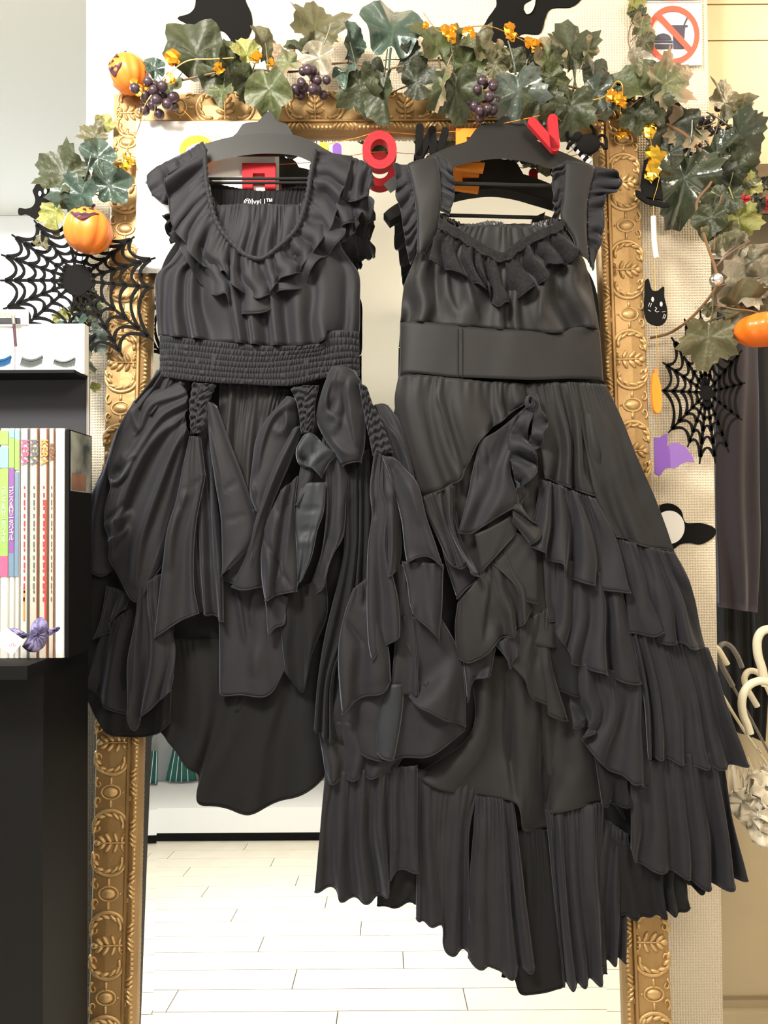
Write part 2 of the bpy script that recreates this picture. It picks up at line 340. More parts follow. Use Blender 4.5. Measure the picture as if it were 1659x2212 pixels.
# ------------------------------------------------------------------ gilt mirror
MX0, MX1, MS0, MS1, FW = -.554, .527, .02, 2.2555, .088
def ML(x, s, d): return M0 + np.array([x, 0, 0]) + MU * s + MN * d
mir = thing('gilt_mirror', 'tall mirror in a wide carved gilt frame leaning on the cream wall', 'mirror', (-.0135, 1.42, 0))
prof = [(0, -.02), (0, .014), (.003, .019), (.03, .021), (.060, .020), (.064, .025), (.068, .0255), (.0695, .020), (.071, .023), (.078, .027), (.0845, .021), (.0875, .010), (.088, -.002)]
V = []
for t, d in prof:
    for x, s in ((MX0 + t, MS0 + t), (MX1 - t, MS0 + t), (MX1 - t, MS1 - t), (MX0 + t, MS1 - t)): V.append(ML(x, s, d))
part('frame', (np.array(V), gridf(len(prof), 4, True)), m_gold, mir, False)
gi = (MX0 + .087, MX1 - .087, MS0 + .087, MS1 - .087); bv = .028
def quadg(x0, x1, s0, s1, ds=(0, 0, 0, 0)): return np.array([ML(x0, s0, ds[0]), ML(x1, s0, ds[1]), ML(x1, s1, ds[2]), ML(x0, s1, ds[3])])
part('glass', (quadg(gi[0] + bv, gi[1] - bv, gi[2] + bv, gi[3] - bv), [[0, 1, 2, 3]]), m_glass, mir, False)
bvV = np.concatenate([quadg(gi[0], gi[1], gi[2], gi[3], (.0006,) * 4), quadg(gi[0] + bv, gi[1] - bv, gi[2] + bv, gi[3] - bv)])
part('bevelled_edge', (bvV, [[0, 1, 5, 4], [1, 2, 6, 5], [2, 3, 7, 6], [3, 0, 4, 7]]), m_glass, mir, False)
part('backing', join(hexa([ML(gi[0] - .02, gi[2] - .02, -.006), ML(gi[1] + .02, gi[2] - .02, -.006), ML(gi[1] + .02, gi[3] + .02, -.006), ML(gi[0] - .02, gi[3] + .02, -.006)], MN * -.008)), m_blackwood, mir, False)
# carved ornaments, in picture-pixel units (about .94 mm), x across the frame towards the outside, y along it
def leafrel(a, L, w, c=(0, 0), h=5):     # one raised lobe
    ca, sa = math.cos(a), math.sin(a); R = np.array([[ca, -sa, 0], [sa, ca, 0], [0, 0, 1]])
    return ball((c[0] + ca * L / 2, c[1] + sa * L / 2, 1), (L / 2, w, h), 7, 5, R)
def flat(VF): return VF
def medallion():
    o = []
    for sg in (1, -1):
        arc = [(-32, 18), (-36, 38), (-24, 58), (-2, 66), (20, 60), (34, 42), (33, 26), (24, 24), (22, 33)]
        o.append(tube([(x, y * sg, 1) for x, y in arc], [2.2, 3, 3.4, 3.4, 3.2, 2.6, 1.6], 6, 26, flat=1.3))
        for i, (x, y, a, L) in enumerate(((-30, 36, 62, 26), (-22, 46, 40, 26), (-8, 54, 14, 26), (8, 55, -10, 24), (20, 47, -42, 22), (-26, 26, 95, 18), (30, 36, -75, 20))):
            o.append(leafrel(math.radians(a) * sg, L, 4.6, (x, y * sg), 5))
        o.append(tube([(-34, 4 * sg, 1), (-38, 12 * sg, 1), (-32, 18 * sg, 1), (-27, 13 * sg, 1), (-31, 9 * sg, 1)], [1.5, 2, 1.4], 5, 12))
        o.append(tube([(28, 72 * sg, 1), (33, 82 * sg, 1), (28, 92 * sg, 1), (22, 87 * sg, 1), (26, 81 * sg, 1)], [2.6, 2.2, 1.5], 5, 12))
        o.append(tube([(-40, 68 * sg, 1), (-36, 80 * sg, 1), (-42, 90 * sg, 1), (-36, 96 * sg, 1)], [1.6, 1.8, 1.2], 5, 10))
    for bx, a, L, w in ((14, 0, 20, 6), (6, 38, 24, 5.5), (6, -38, 24, 5.5), (-6, 50, 27, 5.5), (-6, -50, 27, 5.5), (-18, 66, 24, 5), (-18, -66, 24, 5), (-25, 100, 15, 4), (-25, -100, 15, 4), (16, 18, 16, 4), (16, -18, 16, 4)):
        o.append(leafrel(math.radians(a), L, w, (bx, 0), 6))
    o.append(tube([(-32, 0, 1), (-8, 0, 2), (22, 0, 5)], [2.5, 2.2, 1.2], 6, 8)); 
    for k in range(5): o.append(ball((-37, -8 + 4 * k, 1), 1.6, 6, 4))
    return join(*o)
def boss():
    o = [tube([(20 * math.cos(w), 14.5 * math.sin(w), 1) for w in np.linspace(0, 2 * math.pi, 25)], 2.3, 6, cap=False), ball((0, 0, 0), (16, 11, 7), 14, 7)]
    for sg in (1, -1): o.append(tube([(0, 16 * sg, 1), (0, 31 * sg, 1)], 3.2, 6))
    o.append(ball((-25, 0, 1), 3, 6, 4)); return join(*o)
me_med = meshdata('medallion', medallion(), m_gold_hi); me_boss = meshdata('oval_boss', boss(), m_gold_hi)
def orn(me, name, x, s, out, along, k=.00090):   # out, along: unit vectors in the mirror plane (x, s)
    X = np.array([out[0], 0, 0]) + MU * out[1]; Y = np.array([along[0], 0, 0]) + MU * along[1]; Z = MN
    M = Matrix(((X[0], Y[0], Z[0], 0), (X[1], Y[1], Z[1], 0), (X[2], Y[2], Z[2], 0), (0, 0, 0, 1))) @ Matrix.Scale(k, 4)
    p = ML(x, s, .020); M.translation = Vector(p.tolist()); inst(name, me, mir, M)
PIT = .185; xc = .033; s_boss = (on(1355, 489, .02)[2]) / math.cos(LEAN)
s = s_boss + PIT
while s > .05:
    for xx, o_ in ((MX1 - xc, (1, 0)), (MX0 + xc, (-1, 0))):
        if s < 2.17: orn(me_boss, 'oval_boss', xx, s, o_, (0, 1))
        if s - PIT / 2 > .08: orn(me_med, 'medallion', xx, s - PIT / 2, o_, (0, 1))
    s -= PIT
x = MX0 + .14
while x < MX1 - .1:
    orn(me_boss, 'oval_boss', x, MS1 - xc, (0, 1), (1, 0))
    if x + PIT / 2 < MX1 - .1: orn(me_med, 'medallion', x + PIT / 2, MS1 - xc, (0, 1), (1, 0))
    x += PIT
for xx in (MX0 + .04, MX1 - .04): orn(me_med, 'medallion', xx, MS1 - .045, (1, 0), (0, 1), .0008)
def rope(x0, s0, x1, s1, inw):            # leaf-and-bead moulding on the inner lip
    L_ = math.hypot(x1 - x0, s1 - s0); n = int(L_ / .0085); o = []
    dx, ds = (x1 - x0) / L_, (s1 - s0) / L_
    X = np.array([dx, 0, 0]) + MU * ds; Y = np.array([inw[0], 0, 0]) + MU * inw[1]; B = np.stack([X, Y, MN], 1)
    for k in range(n):
        q = (k + .5) / n; ph = (k % 11)
        c = ML(x0 + dx * L_ * q, s0 + ds * L_ * q, .0245)
        if ph < 6: a = math.radians(38 if ph < 3 else -38); ca, sa = math.cos(a), math.sin(a); o.append(ball(c, (.0032, .0088, .005), 6, 5, B @ np.array([[ca, -sa, 0], [sa, ca, 0], [0, 0, 1]])))
        else: o.append(ball(c + Y * .003, (.0036, .0042, .004), 6, 4, B)); 
    return o
t = .0775
part('leaf_and_bead_moulding', join(*rope(MX0 + t, MS0 + t, MX0 + t, MS1 - t, (1, 0)), *rope(MX1 - t, MS0 + t, MX1 - t, MS1 - t, (-1, 0)), *rope(MX0 + t, MS1 - t, MX1 - t, MS1 - t, (0, -1))), m_gold_hi, mir, kind='stuff')
# white sheet over the upper left corner of the mirror
sp = []
for v in np.linspace(0, 1, 12):
    for u in np.linspace(0, 1, 12):
        q = on(294 + 300 * u, 262 + 328 * v, .031 + .004 * math.sin(5 * u + 2 * v) * v); sp.append(q)
sh = thing('white_sheet', 'blank white paper sheet fixed over the upper left corner of the gilt mirror', 'paper', sp[-1])
part('sheet', (np.array(sp), gridf(12, 12)), m_sheet, sh, solid=.0008)
part('printed_mark', join(*[tube([on(342 + 12 * math.cos(a) * k, 512 + 22 * math.sin(a), .0375) for a in np.linspace(.3 * k, 5 + .2 * k, 14)], .0003, 4) for k in (1, .6, .3)]), m_inklt, sh)
# ------------------------------------------------------------------ sewn cloth
def panel(rows, d, folds=None, bulge=0., tuck=10., strokes=(), rip=None, nu=None, nv=None, ov=.0, hw=2.5, seed=0, hem=True, fx=None, tw=.05, irr=.38, sink=0.):
    K = len(rows); dd = []
    R_ = []
    for r in rows: R_.append(resamp(r, 240))
    R_ = np.array(R_)
    k = folds[0] if folds else 3
    L_u = max(np.linalg.norm(np.diff(r, axis=0), axis=1).sum() for r in R_); L_v = np.linalg.norm(np.diff(R_.mean(1), axis=0), axis=1).sum()
    nu = nu or int(min(240, max(24, k * 15, L_u / 4))); nv = nv or int(min(90, max(12, L_v / 7)))
    s = np.r_[0, np.cumsum(np.linalg.norm(np.diff(R_.mean(1), axis=0), axis=1) + 1e-3)]; s /= s[-1]
    v = np.linspace(0, 1, nv); u = np.linspace(0, 1, nu)
    G = np.zeros((nv, 240, 2))
    if K == 2: G = R_[0][None] * (1 - v)[:, None, None] + R_[1][None] * v[:, None, None]
    else:
        e = np.concatenate([2 * R_[:1] - R_[1:2], R_, 2 * R_[-1:] - R_[-2:-1]]); se = np.r_[-s[1], s, 2 - s[-2]]
        for j, q in enumerate(v):
            i = min(max(int(np.searchsorted(s, q, side='right')) - 1, 0), K - 2); h = s[i + 1] - s[i]; t = (q - s[i]) / h; a, b, c, f = e[i], e[i + 1], e[i + 2], e[i + 3]
            m1 = (c - a) / (se[i + 2] - se[i]) * h; m2 = (f - b) / (se[i + 3] - se[i + 1]) * h
            G[j] = (2 * t ** 3 - 3 * t ** 2 + 1) * b + (t ** 3 - 2 * t ** 2 + t) * m1 + (-2 * t ** 3 + 3 * t ** 2) * c + (t ** 3 - t ** 2) * m2
    U, Vv = np.meshgrid(u, v)
    disp = np.zeros_like(U); Us = U.copy(); dy = np.zeros_like(U)
    if folds:
        k, a0, a1 = folds
        wob = sn(U * k * .5 + .25 * Vv, seed + 11) * irr * 1.15 + .25 * sn(Vv * 2.2 + U * 2, seed + 5)
        am = .30 + .85 * (.5 + .5 * sn(U * k * .62 + .6 * Vv, seed + 3)) ** 1.4
        p1 = 2 * math.pi * (1.55 * k * U + .9 * sn(U * k * .9 + .3 * Vv, seed + 13)); ph = 2 * math.pi * (.54 * k * U + wob)
        a_top = max(a0, .35 * a1)
        w = np.cos(ph); w = np.sign(w) * np.abs(w) ** .85
        disp += a_top * .75 * np.exp(-Vv / .17) * np.cos(p1) + a_top * .10 * np.cos(p1 * .8) * (1 - Vv) + 2.1 * (a0 * .5 + (a1 - a0 * .5) * Vv ** .75) * am * w
        edge = np.clip(np.minimum(U, 1 - U) / .06, 0, 1)
        Us = np.clip(U + edge * ov * Vv ** .8 / (2 * math.pi * k) * np.sin(ph) * 1.6, 0, 1)
        dy = hw * Vv ** 2 * np.cos(ph)
    if sink: disp -= sink * np.exp(-Vv / .07)
    if bulge: disp += bulge * np.sin(math.pi * np.clip(U, 0.001, .999)) ** .65
    if tuck: disp -= tuck * (np.exp(-U / tw) + np.exp(-(1 - U) / tw))
    disp += 2.6 * sn(U * L_u / 60 + 3 * sn(Vv * L_v / 160, seed + 7), seed + 9) + 1.5 * sn(U * L_u / 26 + 2 * Vv, seed + 19) * sn(Vv * L_v / 60, seed + 23)
    if rip: disp += rip[1] * (np.sin(math.pi * (rip[0] * Vv + .9 * sn(U * 3.3, seed + 31) + .5 * sn(U * 7 + Vv * 5, seed + 33) + .3 * np.sin(U * 9))) + .6 * sn(U * 9 + 12 * Vv, seed + 37))
    if fx is not None: disp += fx(U, Vv)
    X = np.stack([np.stack([np.interp(Us[j], np.linspace(0, 1, 240), G[j, :, c]) for j in range(nv)]) for c in (0, 1)], -1)
    X[..., 1] += dy
    for pts, w, h, *sk in strokes:
        sk = sk[0] if sk else .0; p = np.asarray(resamp(pts, 16)); best = np.full(U.shape, 1e9); bs = np.zeros(U.shape); bt = np.zeros(U.shape)
        for i in range(15):
            a, b = p[i], p[i + 1]; ab = b - a; l2 = ab @ ab + 1e-9; t = np.clip(((X - a) @ ab) / l2, 0, 1); c = a + t[..., None] * ab; dv = X - c
            ds = np.hypot(dv[..., 0], dv[..., 1]); sg = np.sign(ab[0] * dv[..., 1] - ab[1] * dv[..., 0]); m = ds < best
            best = np.where(m, ds, best); bs = np.where(m, sg, bs); bt = np.where(m, (i + t) / 15, bt)
        ww = np.where(bs * np.sign(sk or 1) > 0, w, w * (1 - abs(sk))); disp += h * np.exp(-(best / ww) ** 2) * np.clip(np.sin(math.pi * np.clip(bt * .94 + .06, 0, 1)), 0, 1) ** .5
    disp = np.maximum(disp, 31. - d)     # nothing sinks into the carved frame behind
    q = on(X[..., 0], X[..., 1], d / 1000.) + MN * (disp / 1000.)[..., None]
    VF = (q.reshape(-1, 3), gridf(nv, nu))
    if hem: VF = join(VF, tube(q[-1] + MN * .0004, .0011, 5))
    return VF
SID = [0]
def cloth(name, parent, m, rows, d, **k):
    SID[0] += 1; k.setdefault('seed', SID[0] * 41); lab = k.pop('label', None)
    return part(name, panel(rows, d, **k), m, parent, 2, solid=.0009, label=lab)
A = mk(290, 290, .33755); B = mk(800, 290, .33755); c3 = mk(120, 760, .3255); c4 = mk(500, 760, .3255); c5 = mk(120, 1200, .36166); c6 = mk(600, 1200, .30139)
cC = mk(940, 800, .42194); cD = mk(660, 1400, .5907)
def shirr(n, rows_, a):                  # elastic shirring: crinkled puffs between stitched lines
    def f(U, V):
        band = np.abs(np.sin(math.pi * rows_ * V)) ** .6; j = np.floor(V * rows_)
        r = 0
        for q in range(rows_): r = r + np.where(j == q, np.sin(2 * math.pi * (n * U + .8 * sn(U * n * .6, 200 + q) + .1 * sn(V * 40, 300 + q))), 0)
        return a * band * (.7 + .6 * r)
    return f
# ------------------------------------------------------------------ the left dress
dl = thing('bustled_dress', 'sleeveless black dress with frilled neckline, shirred waist and gathered-up skirt, left of the two', 'dress', on(560, 1000, .05))
q = lambda *a, **k: cloth(*a, **k)
BK, DK = m_black, m_dark
q('back_panel', dl, DK, [A(490, 420, 1110, 420), A(180, 860, 1390, 860), A(170, 1540, 1425, 1540), P(250, 1050, 860, 1050), P(185, 1350, 850, 1380), P(220, 1500, 720, 1560)], 40, folds=(9, 2, 5), tuck=0, hem=False)
q('train', dl, DK, [c5(560, 500, 1600, 500), c5(600, 800, 1640, 800), c5(560, 1030, 650, 1065, 700, 1160, 800, 1260, 850, 1330, 856, 1460, 940, 1500, 1100, 1530, 1200, 1525, 1350, 1470, 1580, 1350, 1640, 1250)], 48, folds=(8, 2, 5), label='long black back hem')
q('underskirt', dl, DK, [c3(560, 320, 800, 320), c3(250, 900, 700, 900), c3(90, 1300, 800, 1400), c5(25, 420, 700, 420), c5(60, 645, 100, 730, 180, 810, 220, 950, 300, 1030, 400, 1080, 500, 1095, 600, 1065, 680, 1000)], 56, folds=(6, 2, 8))
q('side_drape', dl, BK, [c3(510, 320, 600, 330), c3(370, 570, 530, 560), c3(300, 800, 450, 800), c3(225, 930, 430, 930), c3(178, 1100, 420, 1100), c3(158, 1370, 300, 1485, 400, 1430)], 66, folds=(3, 2, 6), strokes=[(c3(240, 960, 200, 1200, 180, 1350), 14, 6, .5)])
q('lower_skirt', dl, BK, [c5(290, 420, 470, 300), c5(215, 600, 450, 600), c5(181, 790, 260, 862, 430, 965)], 68, folds=(3, 3, 8))
q('lower_skirt', dl, BK, [c5(300, 180, 440, 220), c5(265, 380, 410, 320), c5(222, 492, 290, 470, 322, 465, 330, 400, 410, 300)], 76, folds=(2, 2, 7), tw=.12)
q('centre_lower_panel', dl, BK, [c5(940, 60, 1430, 60), c5(970, 400, 1430, 400), c5(976, 808, 1010, 832, 1180, 838, 1300, 808, 1390, 620)], 66, folds=(4, 5, 3), strokes=[(c5(1090, 230, 1110, 330, 1135, 520), 8, 8, .6), (c5(1180, 240, 1160, 420), 8, 6, -.5), (c5(1200, 560, 1190, 720), 14, 6)])
q('centre_panel', dl, m_satin, [c3(1080, 200, 1300, 212, 1545, 248), c3(1070, 700, 1440, 700), c3(1070, 1250, 1430, 1250)], 76, folds=(7, 4, 7), hem=False)
q('waist_gathers', dl, BK, [c3(665, 110, 760, 150, 880, 195), c3(590, 220, 700, 270, 860, 250), c3(525, 320, 610, 420, 760, 360)], 84, folds=(5, 3, 7), hem=False, irr=.6)
st = [(c3(880, 340, 720, 440, 600, 620, 545, 700, 440, 735), 13, 16, .55), (c3(870, 430, 700, 560, 560, 780, 440, 1080, 365, 1390), 15, 20, .6), (c3(875, 520, 790, 680, 680, 980, 590, 1250, 540, 1560), 15, 18, .6),
      (c3(860, 280, 640, 360, 560, 520, 510, 380), 10, 9, .4), (c3(545, 705, 480, 830, 375, 890), 12, 14, .7), (c3(430, 760, 380, 850), 12, -16), (c3(345, 1145, 440, 1110, 500, 1050), 9, 10, .6), (c3(350, 1260, 420, 1230, 480, 1160), 8, 12, .6), (c3(340, 1120, 440, 1040, 500, 1010), 6, -8)]
q('swagged_drape', dl, BK, [c3(800, 190, 870, 260, 880, 350, 870, 440, 885, 545), c3(690, 240, 640, 330, 660, 480, 740, 650, 850, 820), c3(600, 230, 500, 400, 460, 640, 450, 880, 480, 1080, 570, 1280, 660, 1330, 780, 1100), c3(520, 320, 440, 470, 368, 680, 350, 800, 375, 890, 335, 1050, 330, 1150, 365, 1270, 360, 1390, 400, 1450, 530, 1650, 640, 1520, 705, 1400)], 88, folds=(4, 2, 5), strokes=st, nu=130, nv=70)
q('hanging_point', dl, BK, [c5(485, 220, 560, 150, 645, 95), c5(470, 400, 540, 430, 650, 340), c5(424, 650, 500, 700, 710, 560), c5(430, 915, 472, 1048, 510, 960, 590, 895, 690, 795)], 96, folds=(3, 5, 10), ov=.3, strokes=[(c5(500, 400, 490, 650, 490, 900), 9, 10, .7), (c5(570, 250, 590, 400), 7, 6, .5)])
q('inner_gathers', dl, BK, [c3(950, 600, 1020, 520), c3(920, 900, 1050, 850), c3(900, 1250, 1090, 1200), c3(930, 1600, 1110, 1510), c5(860, 330, 1000, 390)], 84, folds=(4, 4, 8))
q('triangular_flap', dl, BK, [c3(885, 560, 955, 560), c3(840, 750, 985, 790), c3(795, 970, 920, 930, 985, 830), c3(735, 1180, 830, 1200, 920, 1180), c3(706, 1400, 800, 1400, 910, 1500), c5(586, 490, 700, 420, 850, 338)], 104, folds=(2, 2, 5), tuck=12, strokes=[(c3(800, 960, 900, 900, 980, 830), 3, -3), (c3(820, 1050, 780, 1250, 760, 1450), 12, 9, .5), (c3(870, 940, 840, 1040), 8, 6, .5)])
q('leaf_flap', dl, BK, [c3(1000, 330, 1060, 350), c3(1015, 560, 1150, 600), c3(1050, 850, 1245, 850), c3(1085, 1100, 1322, 1100), c3(1095, 1350, 1300, 1270), c3(1098, 1495, 1150, 1440)], 100, bulge=12, tuck=14, strokes=[(c3(1130, 920, 1220, 860), 4, -4), (c3(1100, 1130, 1290, 1080), 4, -3), (c3(1010, 480, 1060, 700, 1100, 900), 9, 8, .6)])
q('swag', dl, BK, [c3(1150, 1150, 1340, 1030), c3(1110, 1350, 1250, 1400, 1350, 1200), c3(1100, 1505, 1200, 1545, 1290, 1480, 1350, 1250)], 88, folds=(2, 2, 4), bulge=6, strokes=[(c3(1110, 1490, 1200, 1525, 1280, 1465, 1340, 1230), 9, 10)])
q('ruching', dl, BK, [c3(905, 205, 1060, 215), c3(885, 330, 1010, 340), c3(888, 450, 1000, 460), c3(895, 548, 955, 540)], 108, rip=(13, 3.0), tuck=6, hem=False, nv=80)
q('swagged_drape', dl, BK, [c4(360, 300, 450, 330), c4(180, 520, 440, 520), c4(130, 760, 350, 800), c4(120, 950, 250, 980), c4(170, 1080, 230, 1060)], 88, bulge=16, strokes=[(c4(440, 350, 300, 430, 220, 600, 180, 800), 12, 12, .6), (c4(370, 420, 370, 500, 330, 560), 9, 10, -.5), (c4(290, 520, 340, 560), 8, 6), (c4(140, 880, 170, 960), 8, 9, .5)])
q('long_fold', dl, BK, [c4(400, 520, 475, 490), c4(260, 780, 370, 760), c4(160, 1100, 250, 1060), c4(90, 1350, 200, 1330), c4(-10, 1555, 80, 1580, 195, 1560)], 94, bulge=12, tuck=14, strokes=[(c4(440, 540, 330, 760, 200, 1080, 120, 1350), 9, 8, .5)])
q('twisted_flap', dl, BK, [c4(325, 920, 380, 880, 440, 820), c4(230, 1120, 330, 1080, 420, 1000), c4(190, 1300, 320, 1300, 425, 1250), c4(192, 1500, 330, 1500, 440, 1480), c4(210, 1655, 330, 1610, 432, 1580)], 104, folds=(2, 3, 6), strokes=[(c4(300, 1000, 310, 1100), 5, -6), (c4(210, 1200, 320, 1430, 400, 1560), 9, -9, .5), (c4(350, 900, 370, 1000), 7, 7)])
q('turned_back_facing', dl, m_inside, [c4(450, 870, 625, 865), c4(412, 1080, 610, 1060), c4(425, 1240, 570, 1180), c4(440, 1420, 530, 1360), c4(425, 1578, 470, 1500)], 100, tuck=6, folds=(2, 1, 4), strokes=[(c4(420, 1040, 590, 1045), 3, -4), (c4(430, 1185, 560, 1185), 3, -5), (c4(440, 1270, 540, 1260), 6, 5)], label='blue-grey turned-back inside of the skirt')
q('hanging_flap', dl, BK, [c4(600, 560, 710, 660), c4(615, 850, 775, 820), c4(625, 1100, 760, 1000), c4(590, 1350, 740, 1220), c4(480, 1645, 560, 1610, 612, 1560, 640, 1380)], 92, folds=(2, 3, 6))
q('twisted_strip', dl, BK, [c4(460, 730, 545, 750), c4(440, 850, 525, 850), c4(402, 1010, 440, 1010)], 106, folds=(1, 3, 5), tw=.15)
q('knot', dl, m_inside, [c4(470, 555, 540, 545, 640, 640), c4(428, 640, 520, 620, 695, 672), c4(440, 740, 520, 760, 640, 740), c4(480, 770, 530, 760, 592, 835)], 112, folds=(2, 3, 7), irr=.7, strokes=[(c4(460, 690, 500, 740), 6, -10), (c4(470, 640, 590, 610), 4, -4), (c4(540, 640, 555, 690), 4, -6), (c4(450, 640, 440, 720, 490, 765), 6, 8)], label='blue-grey knot of turned cloth')
q('ruching', dl, BK, [c4(390, 240, 470, 225, 580, 225), c4(430, 330, 555, 330), c4(450, 430, 548, 430), c4(462, 545, 536, 530)], 110, rip=(13, 3.0), tuck=6, hem=False, nv=80)
q('puffed_drape', dl, BK, [c4(650, 110, 740, 110, 830, 135), c4(598, 250, 870, 220), c4(560, 430, 885, 420), c4(620, 580, 885, 600), c4(740, 755, 860, 730)], 102, bulge=18, irr=.5, strokes=[(c4(700, 170, 640, 280, 640, 400, 720, 470, 650, 570), 10, 11, .6), (c4(800, 190, 770, 300, 800, 480, 830, 640), 12, 12, -.6), (c4(760, 210, 690, 215, 700, 260), 8, 9), (c4(690, 330, 620, 430), 8, -9), (c4(750, 300, 760, 400, 720, 480), 8, -9), (c4(660, 600, 760, 680, 850, 690), 8, 8), (c4(850, 200, 860, 400), 6, -6)])
q('side_puff', dl, BK, [c4(925, 360, 1005, 343, 1060, 370), c4(970, 450, 1125, 470), c4(1030, 600, 1180, 640), c4(1080, 760, 1215, 830)], 94, folds=(3, 2, 6), strokes=[(c4(990, 440, 1090, 560, 1150, 720), 9, 9, .6)])
q('ruching', dl, BK, [c4(845, 205, 900, 235), c4(875, 380, 938, 345), c4(895, 480, 990, 440), c4(920, 590, 1035, 560), c4(940, 690, 1075, 665)], 114, rip=(19, 3.0), tuck=6, hem=False, nv=100)
q('inner_fold', dl, BK, [c6(850, 60, 960, 60), c6(850, 400, 980, 400), c6(830, 760, 1000, 780), c6(800, 1000, 1010, 1010)], 96, folds=(2, 3, 6), hem=False)
q('inner_drape', dl, DK, [c4(750, 760, 910, 640), c4(740, 1050, 930, 1000), c4(740, 1350, 920, 1300), c6(340, 560, 660, 420), c6(285, 900, 470, 820), c6(258, 1240, 330, 1300, 480, 1370)], 84, folds=(5, 3, 5))
q('hanging_flap', dl, DK, [c6(0, 300, 340, 150), c6(20, 560, 350, 420), c6(52, 820, 150, 975, 190, 960, 240, 700)], 78, folds=(3, 3, 8))
q('hanging_flap', dl, BK, [c5(1240, 200, 1400, 250), c5(1268, 485, 1310, 430, 1365, 410, 1372, 330)], 84, folds=(1, 2, 5))
q('under_layer', dl, BK, [c6(440, 900, 1290, 900), c6(385, 1150, 1340, 1150), c6(395, 1340, 560, 1410, 700, 1450, 820, 1468, 860, 1462, 1000, 1450, 1200, 1370, 1345, 1270)], 86, folds=(4, 4, 9))
q('under_flap', dl, m_inside, [c6(800, 920, 900, 920), c6(735, 1040, 900, 1040), c6(700, 1250, 875, 1250), c6(705, 1410, 760, 1450, 832, 1466)], 95, bulge=8, label='bluish under fold of the skirt')
q('corner_flap', dl, BK, [c6(870, 430, 1180, 460), c6(890, 650, 1290, 660), c6(910, 850, 1348, 900), c6(945, 1010, 1000, 1060, 1120, 1120, 1200, 1170, 1280, 1210, 1355, 1245)], 98, folds=(2, 4, 9), strokes=[(c6(940, 640, 1010, 780, 960, 960), 10, 9, .6)])
q('corner_flap', dl, BK, [c6(540, 240, 650, 150), c6(478, 420, 720, 420), c6(437, 620, 790, 650), c6(436, 850, 810, 880), c6(462, 1134, 520, 1080, 640, 1010, 760, 970, 810, 900)], 106, folds=(2, 2, 5), strokes=[(c6(500, 470, 560, 560, 620, 640), 8, -7, .5), (c6(640, 230, 620, 380), 8, -8)])
q('corner_flap', dl, BK, [c6(890, 40, 1190, 60), c6(930, 200, 1186, 200), c6(945, 330, 1182, 380), c6(968, 405, 1010, 470, 1090, 520, 1150, 600, 1162, 660)], 110, folds=(2, 3, 7))
q('long_flap', dl, BK, [c4(950, 660, 1015, 690), c4(920, 900, 1015, 900), c4(932, 1080, 1045, 1050), c4(905, 1300, 1030, 1300), c6(638, 330, 860, 300), c6(650, 620, 875, 540), c6(676, 757, 720, 690, 800, 635, 870, 575)], 114, folds=(2, 3, 8), ov=.4, strokes=[(c4(960, 980, 945, 1110), 4, -5)])
q('narrow_flap', dl, BK, [c4(1000, 690, 1080, 720), c4(1010, 850, 1095, 850), c4(1020, 1100, 1115, 1050), c4(1028, 1300, 1130, 1300), c4(1032, 1492, 1060, 1478, 1110, 1455)], 118, folds=(1, 2, 6), tw=.12)
q('side_flap', dl, BK, [c4(1000, 690, 1075, 705, 1130, 750), c4(1075, 900, 1235, 870), c4(1130, 1120, 1290, 1080), c4(1150, 1300, 1352, 1260), c4(1165, 1397, 1240, 1366, 1330, 1372, 1407, 1428)], 120, folds=(2, 2, 7), bulge=6, strokes=[(c4(1020, 800, 1100, 730), 3, -4), (c4(1190, 900, 1260, 1150), 9, 6, .5)])
# bodice, waist, neckline
bot = A(150, 1280, 300, 1312, 600, 1350, 900, 1375, 1200, 1352, 1250, 1275, 1438, 1258)
def vertical_folds(U, V): return -5 * np.exp(-((U - .93) / .02) ** 2) * (V > .35)
q('bodice', dl, BK, [A(360, 480, 1280, 480), A(310, 620, 1305, 620), A(255, 740, 1330, 720), A(190, 830, 1385, 800), A(116, 895, 1437, 880), A(126, 1050, 1443, 1050), A(145, 1200, 1443, 1200), bot], 82, folds=(15, 1, 7), bulge=22, tuck=14, tw=.03, hem=False, nu=230, fx=vertical_folds)
q('shirred_waistband', dl, BK, [bot, A(152, 1420, 800, 1490, 1438, 1400), A(152, 1548, 400, 1592, 700, 1614, 1000, 1624, 1200, 1575, 1440, 1538)], 85, bulge=20, tuck=14, tw=.03, fx=shirr(62, 7, 3.4), nu=420, nv=64, hem=False)
q('lower_frill', dl, BK, [A(330, 560, 440, 740, 560, 860, 760, 900, 950, 840, 1100, 690, 1240, 500), A(235, 640, 340, 800, 400, 920, 440, 965, 530, 1040, 600, 1032, 630, 1122, 750, 1152, 870, 1122, 912, 1012, 1060, 990, 1130, 880, 1180, 810, 1250, 750, 1345, 650, 1335, 540)], 108, folds=(13, 3, 8), ov=.6, tuck=2)
neck = A(452, 92, 455, 200, 465, 330, 488, 440, 520, 545, 560, 620, 625, 695, 700, 765, 790, 797, 850, 777, 910, 730, 985, 665, 1045, 590, 1085, 485, 1110, 380, 1130, 250, 1160, 100)
q('neck_frill', dl, BK, [neck, A(330, 160, 335, 300, 345, 420, 380, 560, 440, 660, 510, 750, 620, 830, 700, 890, 800, 925, 870, 890, 940, 830, 1030, 770, 1110, 680, 1170, 570, 1200, 430, 1240, 280, 1275, 115), A(205, 235, 213, 400, 225, 500, 262, 612, 325, 690, 382, 790, 455, 842, 590, 890, 625, 965, 700, 1012, 805, 1054, 882, 1000, 930, 932, 1020, 905, 1080, 832, 1165, 725, 1210, 660, 1262, 590, 1290, 490, 1325, 370, 1357, 290, 1392, 135)], 116, folds=(27, 2.0, 7.5), ov=.75, tuck=0, nu=330, nv=34, hw=2)
